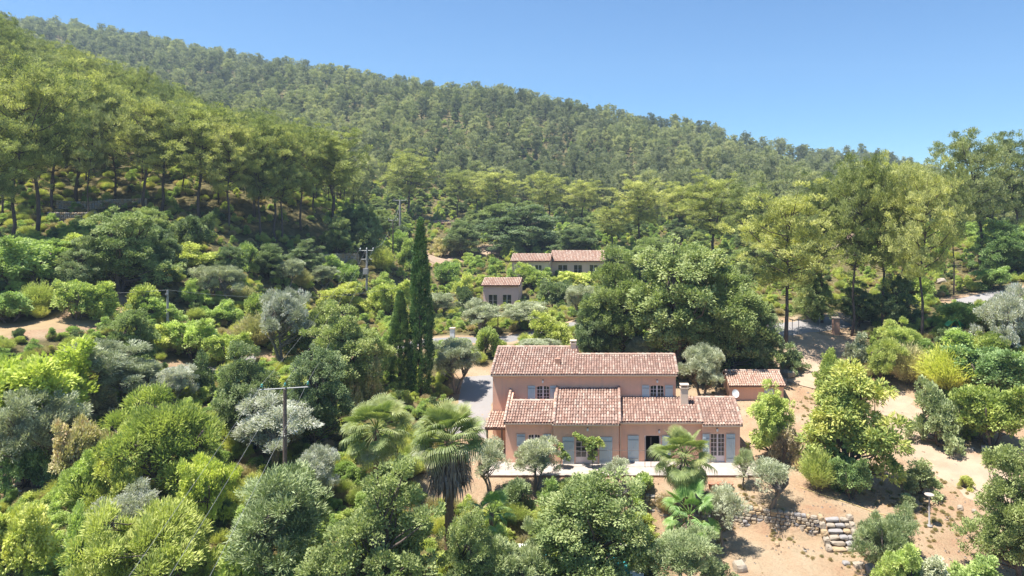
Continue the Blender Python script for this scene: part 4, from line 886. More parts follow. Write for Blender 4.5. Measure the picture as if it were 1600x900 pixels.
('pine','pine',1112,415,268,125,'pine_tree',T_,'lone spreading pine above the largest oak'),
('pine','pine',1000,390,272,100,'pine_tree',T_,'broad pine left of the lone spreading pine'),
('pine','pine',958,392,322,62,'pine_tree',T_,'small yellowish pine left of the broad pine'),
('pine','pine',1180,420,285,100,'pine_tree',T_,'pale pine between the lone pine and the two-stemmed pine'),
('pine','pine',715,338,262,60,'pine_tree',T_,'pine over the far pale house'),
('pine','pine',640,340,230,86,'pine_tree',T_,'rounded pine above the far line poles'),
('pine','pine',780,345,262,80,'pine_tree',T_,'pine left of centre at the foot of the far hill'),
('pine','pine',860,350,268,80,'pine_tree',T_,'pine at the foot of the far hill above the wide dark oak'),
('pine','pine',910,352,280,66,'pine_tree',T_,'pine at the foot of the far hill left of the thin cypress'),
('pine','pine',745,335,265,60,'pine_tree',T_,'thin pine right of the pine over the far pale house'),
('pine','pine',1060,360,285,80,'pine_tree',T_,'pine behind the gap between the broad and the lone pine'),
# front of the left pine wood
('pine','pine',-5,385,170,120,'pine_tree',T_,'leftmost pine trunk of the wood, cut by the edge'),
('pine','pine',17,378,110,140,'pine_tree',T_,'second pine trunk from the left edge, slightly leaning'),
('pine','pine',57,370,90,150,'pine_tree',T_,'third pine from the left edge with a thick dark trunk'),
('pine','pine_dark',82,332,110,130,'pine_tree',T_,'twin-looking dark pine at the shaded terrace wall'),
('pine','pine_dark',180,310,135,90,'pine_tree',T_,'greyish thin pine in the middle of the left wood'),
('pine','pine',226,332,140,110,'pine_tree',T_,'leaning pine above the light oak under the wood'),
('pine','pine_dark',252,330,150,110,'pine_tree',T_,'dark-trunked pine right of the leaning one'),
('pine','pine',312,345,158,130,'pine_tree',T_,'broad yellow-green pine in the front of the wood'),
('pine','pine',357,362,180,110,'pine_tree',T_,'pine with a dark trunk above the bare bank'),
('pine','pine',397,340,172,105,'pine_tree',T_,'pine with upright trunk right of the bare bank'),
('pine','pine',405,375,195,90,'pine_tree',T_,'tall thin-trunked pine standing lower on the slope'),
('pine','pine',432,378,185,100,'pine_tree',T_,'pine beside the cluster of thin trunks'),
('pine','pine',440,378,205,85,'pine_tree',T_,'rightmost pine of the thin trunk cluster'),
('pine','pine',470,360,190,95,'pine_tree',T_,'pine second from the right end of the row'),
('pine','pine',521,345,193,118,'pine_tree',T_,'big rounded pine at the right end of the row'),
('pine','pine',120,320,95,140,'pine_tree',T_,'pine above the terrace walls left of the greyish thin one'),
('pine','pine',490,335,210,80,'pine_tree',T_,'pine behind the right end of the row'),
]
pos = hit_many([(r[2], r[3]) for r in ROWS])
for i, (r, p) in enumerate(zip(ROWS, pos)):
    Y = p[1]; h = (r[3]-r[4])/FPX*Y; w = r[5]/FPX*Y
    put(r[0], (p[0], Y, g1(p[0], Y)-0.05), max(h, 0.4), w*(0.97 if r[0] in ('cypress','pine') else 0.86), r[6], r[8], r[7], r[1], var=i)

# ------------------------------------------------------------------ the pine wood on the near left hill
taken = [(p[0], p[1]) for r, p in zip(ROWS, pos) if r[0] == 'pine']
rw = np.random.RandomState(21)
def far_enough(x, y, d): return all((x-a)**2+(y-b)**2 > d*d for a, b in taken)
# crest of the wood as the photo shows it: px -> top py
CREST = ([-40, 0, 40, 60, 110, 240, 300, 360, 440, 500, 540], [14, 18, 48, 62, 72, 112, 150, 168, 176, 200, 205])
n = 0
for tr_ in range(4000):
    Y = rw.uniform(86, 165); px = rw.uniform(-60, 535); x = (px-CX)/FPX*Y
    yl = np.interp(px, [-60, 60, 330, 520], [88, 92, 104, 124])
    if Y < yl or not far_enough(x, Y, 5.3): continue
    z = g1(x, Y); h = rw.uniform(12, 17.5); lim = np.interp(px, *CREST); top = CY-(z+h-CAMZ)/Y*FPX
    if top < lim or Y > 140 and px < 60: h = CAMZ-(lim-CY)/FPX*Y + rw.uniform(-0.6, 0.5) - z
    if h < 7: continue
    taken.append((x, Y)); n += 1
    put('pine', (x, Y, z-0.1), h, h*rw.uniform(0.35, 0.50), 'pine_tree', 'yellow-green pine in the dense wood on the near left hill', T_, 'pine' if rw.rand() < 0.75 else 'pine_dark', 'pines of the wood on the near left hill')
    if n >= 130: break
print('left pines', n)
# ------------------------------------------------------------------ pines of the far hill: the nearest ones singly, the rest as one wood
RIDGE = ([0, 80, 300, 500, 700, 800, 900, 1000, 1100, 1200, 1320, 1420, 1600], [40, 30, 72, 118, 128, 150, 165, 180, 205, 218, 240, 262, 300])
fx = []; cell = {}
def ok(x, y, d):
    k = (int(x//8), int(y//8))
    for a in (-1,0,1):
        for b in (-1,0,1):
            for q in cell.get((k[0]+a, k[1]+b), ()):
                if (q[0]-x)**2+(q[1]-y)**2 < d*d: return False
    cell.setdefault(k, []).append((x, y)); return True
for a, b in taken: cell.setdefault((int(a//8), int(b//8)), []).append((a, b))
cand = []
for tr_ in range(26000):
    Y = 150+ (720-150)*rw.rand()**0.8; px = rw.uniform(-30, 1630); x = (px-CX)/FPX*Y
    if Y < np.interp(px, [-30, 540, 600, 700, 900, 1000, 1150, 1300, 1630], [166, 172, 225, 235, 225, 195, 165, 150, 150]): continue
    if px > 1150 and Y > 420 and rw.rand() < 0.5: continue
    if ok(x, Y, 5.0): cand.append((x, Y, px))
cand = np.array(cand); cz_ = H(cand[:,0], cand[:,1]); sl = CY-(cz_+9-CAMZ)/cand[:,1]*FPX
keep = sl > -60
cand = cand[keep]; cz_ = cz_[keep]; print('far pines', len(cand))
order = np.argsort(cand[:,1]); NEAR = 150
for i in order[:NEAR]:
    h = rw.uniform(9, 13.5)
    put('farpine', (cand[i,0], cand[i,1], cz_[i]-0.1), h, h*rw.uniform(0.46, 0.62), 'hillside_pine', 'pine among many on the lower slope of the far wooded hill', T_, ('pine_far', 'pine_far', 'pine_far2', 'pine')[rw.randint(4)], 'pines on the far hillside')
rest = order[NEAR:]
def wood_points(name, idx, variants, scale, label, leaf=None):
    pts = np.c_[cand[idx,0], cand[idx,1], cz_[idx]-0.1]; me = bpy.data.meshes.new(name); me.vertices.add(len(pts)); me.vertices.foreach_set('co', pts.astype(np.float32).ravel())
    n = len(pts); sc_ = rw.uniform(*scale, n); wd = 0.86 if 'pine' in name else 1.0
    a = me.attributes.new('size', 'FLOAT_VECTOR', 'POINT'); a.data.foreach_set('vector', np.c_[sc_*rw.uniform(0.85,1.2,n)*wd, sc_*rw.uniform(0.85,1.2,n)*wd, sc_].astype(np.float32).ravel())
    a = me.attributes.new('turn', 'FLOAT_VECTOR', 'POINT'); a.data.foreach_set('vector', np.c_[rw.normal(size=n)*0.04, rw.normal(size=n)*0.04, rw.uniform(0,6.283,n)].astype(np.float32).ravel())
    a = me.attributes.new('pick', 'INT', 'POINT'); a.data.foreach_set('value', rw.randint(0, len(variants), n).astype(np.int32))
    o = link(name, me); tag(o, label, 'wood', kind='stuff')
    ng = bpy.data.node_groups.new(name, 'GeometryNodeTree'); ng.interface.new_socket('Geometry', in_out='INPUT', socket_type='NodeSocketGeometry'); ng.interface.new_socket('Geometry', in_out='OUTPUT', socket_type='NodeSocketGeometry')
    N, L = ng.nodes, ng.links; gi = N.new('NodeGroupInput'); go = N.new('NodeGroupOutput'); jn = N.new('GeometryNodeJoinGeometry')
    for tro, cro in variants:
        j2 = N.new('GeometryNodeJoinGeometry')
        for ob in (tro, cro):
            oi = N.new('GeometryNodeObjectInfo'); oi.transform_space = 'ORIGINAL'; oi.inputs['Object'].default_value = ob; sm = N.new('GeometryNodeSetMaterial'); sm.inputs['Material'].default_value = ob.material_slots[0].material; L.new(oi.outputs['Geometry'], sm.inputs['Geometry']); L.new(sm.outputs[0], j2.inputs[0])
        g2 = N.new('GeometryNodeGeometryToInstance'); L.new(j2.outputs[0], g2.inputs[0]); L.new(g2.outputs[0], jn.inputs[0])
    ip = N.new('GeometryNodeInstanceOnPoints'); ip.inputs['Pick Instance'].default_value = True
    def attr(nm, dt):
        q = N.new('GeometryNodeInputNamedAttribute'); q.data_type = dt; q.inputs['Name'].default_value = nm; return q.outputs['Attribute']
    L.new(gi.outputs[0], ip.inputs['Points']); L.new(jn.outputs[0], ip.inputs['Instance']); L.new(attr('pick','INT'), ip.inputs['Instance Index'])
    er = N.new('FunctionNodeEulerToRotation'); L.new(attr('turn','FLOAT_VECTOR'), er.inputs[0]); L.new(er.outputs[0], ip.inputs['Rotation']); L.new(attr('size','FLOAT_VECTOR'), ip.inputs['Scale'])
    L.new(ip.outputs[0], go.inputs[0])
    md = o.modifiers.new('scatter', 'NODES'); md.node_group = ng
    return o
def pair(kind, leaf):
    """trunk and crown objects of placed plants of this kind, one pair per variant"""
    out = {}
    for o in C.objects:
        if o.name.startswith('crown') and o.parent and o.material_slots[0].material is LF[leaf]:
            for i, v in enumerate(VAR[kind]):
                if o.data is v[1] and i not in out: out[i] = (next(c for c in o.parent.children if c.name.startswith('trunk')), o)
    return [out[k] for k in sorted(out)]
pp = [q for q in pair('farpine', 'pine_far')]
rw2 = np.random.RandomState(5); grp = (vnoise(cand[rest,0], cand[rest,1], 60, 13) + rw2.normal(size=len(rest))*0.35) > 0.1
oakish = rw2.rand(len(rest)) < 0.14 + 0.2*(vnoise(cand[rest,0], cand[rest,1], 40, 17) > 0.35)
q0 = put('oak', (cand[rest[0],0], cand[rest[0],1], cz_[rest[0]]), 4.5, 5, 'oak_tree', 'rounded green oak among many in the valley below the far hill', T_, 'oak_dark', 'oaks in the valley below the far hill', 0)
wood_points('pine_wood', rest[grp & ~oakish], pair('farpine', 'pine_far'), (0.45, 1.25), 'grey-green pine wood covering the far hill up to the ridge')
wood_points('pine_wood', rest[~grp & ~oakish], pair('farpine', 'pine_far2'), (0.4, 1.2), 'duller grey pines mixed through the far hill wood')
wood_points('oak_scrub', rest[oakish], pair('oak', 'oak_dark'), (0.45, 0.8), 'dark evergreen oaks filling gaps in the far hill wood')

# oaks and scrub trees between the valley and the far hill
kk = 0
for tr_ in range(2500):
    Y = rw.uniform(138, 262); px = rw.uniform(560, 1420); x = (px-CX)/FPX*Y
    if not ok(x, Y, 6.0) or cover(np.array([x]), np.array([Y]))[0] < 0.9 or (740 < px < 960 and Y < 158) or (640 < px < 715 and 150 < Y < 214) or (640 < px < 800 and 140 < Y < 176) or (770 < px < 800 and 244 < Y < 268): continue
    h = rw.uniform(2.6, 5.2); kk += 1
    put('oak', (x, Y, g1(x, Y)-0.1), h, h*rw.uniform(1.0, 1.35), 'oak_tree', 'rounded green oak among many in the valley below the far hill', T_, ('oak', 'oak_dark', 'oak_light')[rw.randint(3)], 'oaks in the valley below the far hill')
    if kk >= 150: break
# ------------------------------------------------------------------ undergrowth: low scrub nobody could count
def scatter_pts(n, seed, lo=0.45, hi=1.01, near=30, far=250, pexp=1.6):
    r = np.random.RandomState(seed); Y = near + (far-near)*r.rand(n)**pexp; px = r.uniform(-60, 1660, n); x = (px-CX)/FPX*Y; c = cover(x, Y)
    k = (c > lo) & (c <= hi) & (np.maximum(np.maximum(-9.8-x, x-17.5), np.maximum(49.5-Y, Y-66)) > 0)
    return np.c_[x[k], Y[k], px[k]]
for nm, kind, leaf, cnt, scl, lab, seed in (
    ('undergrowth', 'bush', 'green', 3200, (0.28,0.75), 'green leafy scrub filling the ground between trees and shrubs', 51),
    ('undergrowth', 'bush', 'lime', 3800, (0.25,0.65), 'yellow-green scrub scattered over the slopes', 52),
    ('undergrowth', 'bush', 'oak_dark', 1100, (0.28,0.7), 'dark evergreen scrub under the woods and on the slopes', 53),
    ('dry_grass', 'broom', 'hay', 8500, (0.2,0.5), 'dry straw-coloured tussocks over the slopes', 54),
    ('undergrowth', 'broom', 'mastic', 4200, (0.3,0.7), 'fine yellow-green broom growing over the slopes', 55)):
    cand = scatter_pts(cnt, seed); cz_ = H(cand[:,0], cand[:,1]); wood_points(nm, np.arange(len(cand)), pair(kind, leaf), scl, lab)
r2 = np.random.RandomState(77)
Yg = r2.uniform(38, 74, 5200); xg = r2.uniform(-4, 34, 5200); k = (cover(xg, Yg) < 0.35) & (vnoise(xg, Yg, 3.0, 9) > 0.1) & (seg_d(xg, Yg, TRACK) > 2.4) & (seg_d(xg, Yg, DRIVE) > 3) & (np.maximum(np.maximum(-9.8-xg, xg-17.5), np.maximum(49.5-Yg, Yg-62)) > 0) & (np.maximum(np.maximum(-7-xg, xg-5.5), np.maximum(39-Yg, Yg-45.5)) > 0)
cand = np.c_[xg[k], Yg[k], xg[k]]; cz_ = H(cand[:,0], cand[:,1]); wood_points('dry_grass', np.arange(len(cand)), pair('broom', 'hay'), (0.05,0.15), 'thin dry grass over the bare garden soil')

def hill_pts(n, seed, y0, y1):
    r = np.random.RandomState(seed); Y = y0 + (y1-y0)*r.rand(n)**1.15; px = r.uniform(-60, 1660, n); x = (px-CX)/FPX*Y; k = (cover(x, Y) > 0.9) & ~((px > 640) & (px < 715) & (Y > 165) & (Y < 206))
    return np.c_[x[k], Y[k], px[k]]
for nm, leaf, cnt, scl, lab, seed, a, b in (('hill_scrub', 'oak_dark', 5000, (0.7,1.5), 'dark evergreen scrub under the pines of the far hill', 61, 165, 640), ('hill_scrub', 'green', 3500, (0.6,1.3), 'mid green scrub on the valley floor and far hill', 62, 135, 600), ('hill_scrub', 'lime', 1800, (0.5,1.0), 'yellowish scrub on the valley floor', 63, 125, 330)):
    cand = hill_pts(cnt, seed, a, b); cz_ = H(cand[:,0], cand[:,1]); wood_points(nm, np.arange(len(cand)), pair('bush', leaf), scl, lab)

rp_ = np.random.RandomState(88); xg = rp_.uniform(-3, 36, 4200); Yg = rp_.uniform(38, 76, 4200)
k = (cover(xg, Yg) < 0.6) & (np.maximum(np.maximum(-9.8-xg, xg-17.5), np.maximum(49.5-Yg, Yg-62)) > 0) & (np.maximum(np.maximum(-7-xg, xg-5.5), np.maximum(39-Yg, Yg-45.5)) > 0) & (vnoise(xg, Yg, 2.0, 19) > -0.1)
PEB = np.c_[xg[k], Yg[k], xg[k]]
# ------------------------------------------------------------------ fan palms: every frond a part
LF['palm'] = mat_leaf('fan_palm_blades', (0.165,0.21,0.042), (0.25,0.29,0.07), (0.32,0.37,0.12), 0.34, 0.06, 0.2, 1.5, gain=1.22)
LF['palm_bright'] = mat_leaf('young_fan_palm_blades', (0.13,0.27,0.03), (0.21,0.37,0.05), (0.32,0.46,0.10), 0.3, 0.06, 0.3, 1.5, gain=1.1)
LF['palm_old'] = mat_leaf('yellowing_fan_blades', (0.30,0.33,0.10), (0.40,0.40,0.17), (0.48,0.45,0.25), 0.25, 0.06, 0.6, 1.5, gain=1.0)
M['skirt'] = mat_island('dead_palm_leaves', [(0.14,0.095,0.07),(0.25,0.17,0.12),(0.33,0.25,0.18),(0.20,0.17,0.16)], 0.95, 0.1)
M['palmtrunk'] = mat_plain('fibrous_palm_trunk', (0.24,0.15,0.10), 0.95, 0.4, 6, 0.8, 14, spec=0.1)
def frond_mesh(seed, pet=1.05, rad=1.0, nseg=30, spread=4.3, droop=0.35):
    rs = random.Random(seed); mb = MB(); e = Vector((pet, 0, 0.0))
    mb.tube([(0,0,0), (pet*0.55,0,0.05), e], [0.035, 0.025, 0.018], 4)
    for k in range(nseg):
        a = -spread/2 + spread*k/(nseg-1) + rs.uniform(-0.02,0.02); d = Vector((math.cos(a), math.sin(a), 0)); L = rad*(0.72+0.28*math.cos(a*0.42))*rs.uniform(0.93,1.05)
        s = Vector((-d.y, d.x, 0)); w = 0.036*rad; dz = 0.10*abs(math.sin(a))
        p0 = e; p1 = e + d*L*0.5 + Vector((0,0,dz)); p2 = e + d*L*0.8 + Vector((0,0,dz-droop*0.22)); p3 = e + d*L*(0.97-droop*0.12) + Vector((0,0,dz-droop*rs.uniform(0.5,1.0)))
        z = Vector((0,0,0.02*rad))
        mb.add([p0-s*0.012, p0+s*0.012, p1-s*w+z, p1, p1+s*w+z, p2-s*w*0.62, p2+s*w*0.62, p3], [(0,3,2),(0,1,3),(1,4,3),(2,3,5),(3,6,5),(3,4,6),(5,6,7)])
    return mb.mesh('frond')
FR = [frond_mesh(1, 1.15, 0.95, 34, 3.9, 0.15), frond_mesh(2, 1.25, 0.88, 32, 4.3, 0.5), frond_mesh(3, 1.15, 0.85, 30, 4.3, 0.9)]
for me in FR: me.materials.append(LF['palm'])
def palm(loc, trunk_h, size, n, label, skirt=0.0, seed=0, leaf='palm', tr=0.17, lo=-55, hi=85, lean=(0,0)):
    rs = random.Random(seed); root = empty('fan_palm', loc); tag(root, label, 'palm')
    pts = [(lean[0]*t*t, lean[1]*t*t, -0.3+(trunk_h+0.3)*t) for t in (0,0.2,0.4,0.6,0.8,1)]; mb = MB()
    mb.tube(pts, [tr*1.35, tr*1.1, tr, tr, tr*1.05, tr*1.2], 10)
    for k in range(int(trunk_h*9)):                       # old leaf bases
        t = (k+0.5)/(trunk_h*9); a = k*2.4; c = Vector((lean[0]*t*t, lean[1]*t*t, trunk_h*t)); d = Vector((math.cos(a), math.sin(a), 0))
        mb.tube([c+d*tr*0.9, c+d*(tr*1.25)+Vector((0,0,0.13))], [0.05, 0.012], 4, cap=False)
    mb.build('trunk', M['palmtrunk'], root, True); top = Vector((lean[0], lean[1], trunk_h))
    for i in range(n):
        f = i/(n-1); el = hi + (lo-hi)*f**0.85 + rs.uniform(-7,7); az = i*2.39996 + rs.uniform(-0.25,0.25)
        me = FR[0] if f < 0.3 else (FR[1] if f < 0.7 else FR[2]); o = link('frond', me, None, root)
        o.location = top + Vector((math.cos(az)*tr*0.5, math.sin(az)*tr*0.5, 0.25*(1-f)-0.25*f)); s = size*rs.uniform(0.85,1.08)*(0.72 if f < 0.12 else 1)
        o.rotation_euler = Matrix.Rotation(az, 4, 'Z').to_3x3().__matmul__(Matrix.Rotation(-R(el), 4, 'Y').to_3x3()).__matmul__(Matrix.Rotation(rs.uniform(-0.5,0.5), 4, 'X').to_3x3()).to_euler(); o.scale = (s, s, s)
        mt = LF['palm_old'] if f > 0.86 and leaf == 'palm' else LF[leaf]
        if mt is not LF['palm']: o.material_slots[0].link = 'OBJECT'; o.material_slots[0].material = mt
    if skirt:
        sk = MB()
        for i in range(int(360*skirt)):
            a = rs.uniform(0,6.283); r0 = tr*rs.uniform(0.9,1.5); z0 = trunk_h-0.25-rs.uniform(0,skirt*0.62); L = rs.uniform(0.7,1.4); out = rs.uniform(0.2,0.45+0.28*skirt); d = Vector((math.cos(a), math.sin(a), 0)); s = Vector((-d.y, d.x, 0))*rs.uniform(0.03,0.075)
            t = z0/trunk_h; c = Vector((lean[0]*t*t, lean[1]*t*t, z0)); p0 = c + d*r0; p1 = c + d*(r0+out*0.75) + Vector((0,0,-L*0.35)); p2 = c + d*(r0+out*0.85) + Vector((rs.uniform(-.08,.08),rs.uniform(-.08,.08),-L))
            sk.add([p0-s*0.3, p0+s*0.3, p1+s, p1-s, p2], [(0,1,2,3),(3,2,4)])
        tag(sk.build('dead_leaf_skirt', M['skirt'], root), kind='stuff')
    return root
def palm_at(px, Y, crown_py, *a, **k):
    x = (px-CX)/FPX*Y; z = g1(x, Y); return palm((x, Y, z), CAMZ-(crown_py-CY)/FPX*Y - z, *a, **k)
palm_at(588, 47.0, 672, 1.22, 42, 'leftmost fan palm, rising between the dark holm oak and the shaggy palm', seed=3, hi=80, lo=-62)
palm_at(702, 41.2, 688, 1.14, 52, 'shaggy fan palm with a thick skirt of dead leaves, left of the house', 3.3, seed=5, lo=-14, tr=0.26)
palm_at(1072, 46.3, 714, 1.12, 46, 'tall fan palm in front of the right terrace door', 0.9, seed=8, lo=-72, lean=(-0.15,0))
palm_at(1078, 43.8, 805, 1.05, 22, 'short bright fan palm standing below the tall one', 0.5, seed=9, leaf='palm_bright', lo=-58, tr=0.15)
palm_at(768, 41.6, 802, 0.8, 12, 'small bright fan palm right of the shaggy palm', seed=12, leaf='palm_bright', lo=-25, tr=0.12)
yc = empty('yucca', hit(1248, 718)); tag(yc, 'spiky yellow-green yucca beside the feathery shrub near the walnut', 'yucca'); rs = random.Random(4)
for i in range(34):
    az = i*2.4; el = R(80-70*(i/34)); d = Vector((math.cos(az)*math.cos(el), math.sin(az)*math.cos(el), math.sin(el))); s = Vector((-math.sin(az), math.cos(az), 0))*0.035; p = Vector((0,0,0.35)); L = rs.uniform(0.8,1.05)
    MB().add([p-s, p+s, p+d*L*0.6+s, p+d*L*0.6-s, p+d*L+Vector((0,0,-0.08))], [(0,1,2,3),(3,2,4)]).build('leaf_blade', LF['lime'], yc)
MB().tube([(0,0,-0.2),(0,0,0.4)], [0.1,0.07], 7).build('trunk', M['bark'], yc)

# ------------------------------------------------------------------ power line and poles
M['pole'] = mat_plain('creosoted_pole', (0.15,0.105,0.085), 0.85, 0.35, 3, 0.4, 12, dirt=(0.22,0.18,0.16))
M['greypole'] = mat_plain('grey_concrete_pole', (0.33,0.31,0.30), 0.85, 0.2, 3, 0.2, 12)
M['steel'] = mat_plain('galvanised_steel', (0.24,0.245,0.25), 0.6, 0.15, 5, metal=0.3)
M['greenglass'] = mat_plain('green_glass_insulator', (0.05,0.33,0.30), 0.15, 0.1, 3, spec=0.6)
M['wire'] = mat_plain('aluminium_wire', (0.36,0.36,0.36), 0.5, 0.1, 5, metal=0.3)
def insul(mb, p): mb.lathe([(0.02,-0.08),(0.02,0.02),(0.075,0.03),(0.085,0.08),(0.05,0.12),(0.075,0.14),(0.06,0.2),(0.02,0.22)], 8, p)
P1 = Vector((-20.8, 45.0, 0)); top1 = CAMZ-(608-CY)/FPX*45; P1.z = g1(P1.x, P1.y)
P2 = Vector(((573-CX)/FPX*108, 108.0, 0)); P2.z = g1(P2.x, 108); top2 = CAMZ-(392-CY)/FPX*108
ld = Vector((P1.x-P2.x, P1.y-P2.y, 0)).normalized(); cr = Vector((-ld.y, ld.x, 0)); cr = cr if cr.x > 0 else -cr
ps = empty('power_pole', P1); tag(ps, 'wooden power pole with a steel crossarm and three green insulators in the left foreground', 'pole')
h1 = top1-P1.z; MB().tube([(0,0,-0.3),(0,0,h1*0.5),(0,0,h1)], [0.15,0.13,0.105], 10).build('post', M['pole'], ps)
am = MB(); a, b = -cr*1.5, cr*1.5; am.tube([a+Vector((0,-0.02,h1+0.06)), b+Vector((0,-0.02,h1+0.06))], 0.038, 4)
arm = am.build('crossarm', M['steel'], ps); MB().tube([cr*0.6+Vector((0,0,h1)), Vector((0,0,h1-0.55))], 0.02, 4).build('brace', M['steel'], ps)
ends1 = []
for t in (-1.38, 0.0, 1.38):
    p = cr*t + Vector((0,0,h1+0.11)); m = MB(); insul(m, p + Vector((0,0,0.09))); m.build('insulator', M['greenglass'], ps, True); ends1.append(P1 + p + Vector((0,0,0.30)))
tp = empty('transformer_pole', P2); tag(tp, 'pale pole with crossarms and a transformer on the left slope', 'pole'); h2 = top2-P2.z
MB().tube([(0,0,-0.3),(0,0,h2)], [0.2,0.14], 8).build('post', M['greypole'], tp)
ends2 = []
for dz, w in ((0.05,1.05),(-1.3,0.8)): MB().tube([-cr*w+Vector((0,0,h2+dz)), cr*w+Vector((0,0,h2+dz))], 0.06, 4).build('crossarm', M['steel'], tp)
for t in (-0.95, 0.0, 0.95):
    m = MB(); p = cr*t + Vector((0,0,h2+0.2)); m.lathe([(0.03,-0.1),(0.08,0.05),(0.09,0.15),(0.04,0.3)], 8, p); m.build('insulator', M['white'], tp, True); ends2.append(P2 + p + Vector((0,0,0.35)))
MB().box(-0.35,0.35,-0.7,-0.17,h2-3.6,h2-2.7).build('transformer', M['greypole'], tp)
def wire(a, b, sag, label, r=0.0065, name='power_line', n=26, group=None):
    a = Vector(a); b = Vector(b); pts = [a.lerp(b, k/n) - Vector((0,0,4*sag*(k/n)*(1-k/n))) for k in range(n+1)]
    return tag(MB().tube(pts, r, 5).build(name, M['wire'], None), label, 'cable', group)
for i, nm in enumerate(('upper left', 'middle', 'right')):
    e3 = ends1[i] + ld*34 + Vector((0,0,-2.6))
    wire(ends1[i], ends2[i], 0.9, ('leftmost','middle','rightmost')[i] + ' of three wires running from the crossarm pole up to the transformer pole', group='wires up the slope')
    wire(ends1[i], e3, 0.25, ('leftmost','middle','rightmost')[i] + ' of three wires running down to the bottom left from the crossarm pole', group='wires to the bottom left')
def line_pole(px, base, top, label, mat='greypole', arm=0.0, r=0.11):
    p = hit(px, base); h = (base-top)/FPX*p.y; q = empty('line_pole', p); tag(q, label, 'pole'); MB().tube([(0,0,-0.3),(0,0,h)], [r*1.25, r*0.85], 8).build('post', M[mat], q)
    if arm:
        MB().tube([(-arm,0,h-0.15),(arm,0,h-0.15)], 0.05, 4).build('crossarm', M['steel'], q)
        for t in (-arm*0.9, arm*0.9): m = MB(); insul(m, (t,0,h)); m.build('insulator', M['white'], q)
    else: MB().box(-0.16,0.16,-0.18,-0.09,h-0.5,h-0.32).build('bracket', M['steel'], q)
    return p + Vector((0,0,h))
L1 = line_pole(262, 517, 453, 'slim grey line pole beside the dome-shaped shrub on the left slope')
L2 = line_pole(632, 500, 447, 'line pole half hidden behind the shorter cypress', 'pole')
L3 = line_pole(614, 420, 343, 'thin brown line pole in front of the far concrete pole', 'pole', 0.9, 0.12)
L4 = line_pole(625, 367, 312, 'pale concrete line pole beside the far pale house', 'greypole', 1.6, 0.24)
L5 = line_pole(598, 355, 325, 'small pole left of the pale concrete line pole', 'greypole', 0, 0.16)
L6 = line_pole(778, 522, 478, 'short dark post between the two olives below the neighbouring houses', 'pole', 0, 0.06)
wire(L1, L2, 1.2, 'telephone line from the slim grey pole to the pole by the cypress', 0.014); wire(L1, Vector((-75,64,12.5)), 0.8, 'telephone line leaving the slim grey pole to the left edge', 0.014)
wire(L3, ends2[2], 1.5, 'wire from the transformer pole to the thin brown pole', 0.016); wire(L3, L4, 1.2, 'wire from the thin brown pole to the concrete pole', 0.02)

# ------------------------------------------------------------------ dry-stone wall, steps, rocks
M['stone'] = mat_plain('pale_limestone', (0.37,0.315,0.25), 0.95, 0.25, 2.2, 0.7, 9, spec=0.1, dirt=(0.30,0.22,0.15), dscale=1.3)
M['stone2'] = mat_plain('ochre_limestone', (0.43,0.315,0.19), 0.95, 0.25, 2.2, 0.7, 9, spec=0.1, dirt=(0.26,0.20,0.15), dscale=1.3)
M['stone3'] = mat_plain('grey_limestone', (0.33,0.31,0.30), 0.95, 0.25, 2.2, 0.7, 9, spec=0.1, dirt=(0.24,0.2,0.17), dscale=1.3)
M['earth'] = mat_plain('earth_fill', (0.25,0.18,0.125), 0.95, 0.3, 3)
def stone_mesh(seed):
    rs = np.random.RandomState(seed); mb = MB(); nu, nv = 8, 4; vs = []
    for j in range(nv+1):
        v = -1 + 2*j/nv; r = (1-abs(v)**5)**(1/5) if abs(v) < 1 else 0.72
        for i in range(nu):
            a = 6.2832*i/nu; c, s = math.cos(a), math.sin(a); k = (abs(c)**5+abs(s)**5)**(-1/5)
            vs.append(np.array([c*k*max(r,0.72), s*k*max(r,0.72), v])*0.5*rs.uniform(0.84,1.06))
    fs = [(j*nu+i, j*nu+(i+1) % nu, (j+1)*nu+(i+1) % nu, (j+1)*nu+i) for j in range(nv) for i in range(nu)] + [tuple(range(nu))[::-1], tuple(nv*nu+i for i in range(nu))]
    return mb.add(vs, fs).mesh('stone')
SM = []
for k in range(9): me = stone_mesh(k); me.materials.append(M[('stone','stone','stone2','stone3')[k % 4]]); SM.append(me)
def stone(parent, loc, size, rz, rs, name='stone'):
    o = link(name, SM[rs.randrange(9)], None, parent); o.location = loc; o.scale = size; o.rotation_euler = (rs.uniform(-.12,.12), rs.uniform(-.12,.12), rz + rs.choice((0,math.pi))); return o
sw = empty('stone_wall', (7, 47, -1.5)); tag(sw, 'long dry-stone retaining wall of pale limestone below the house garden', 'wall'); rs = random.Random(11)
core = MB(); off = Vector((-7,-47,1.5))
line = [Vector((x, float(wall_y(x)), 0)) for x in np.linspace(0.6, 14.0, 30)]
tops = [g1(p.x, p.y+0.6) for p in line]; bots = [g1(p.x, p.y-0.6) for p in line]
for i in range(len(line)-1):
    a, b = line[i], line[i+1]; core.add([a+Vector((0,0.0,bots[i]-0.3))+off, b+Vector((0,0.0,bots[i+1]-0.3))+off, b+Vector((0,0.0,tops[i+1]-0.02))+off, a+Vector((0,0.0,tops[i]-0.02))+off,
        a+Vector((0,0.45,bots[i]-0.3))+off, b+Vector((0,0.45,bots[i+1]-0.3))+off, b+Vector((0,0.45,tops[i+1]-0.02))+off, a+Vector((0,0.45,tops[i]-0.02))+off], [(0,1,2,3),(3,2,6,7),(4,7,6,5)])
core.build('core', M['earth'], sw)
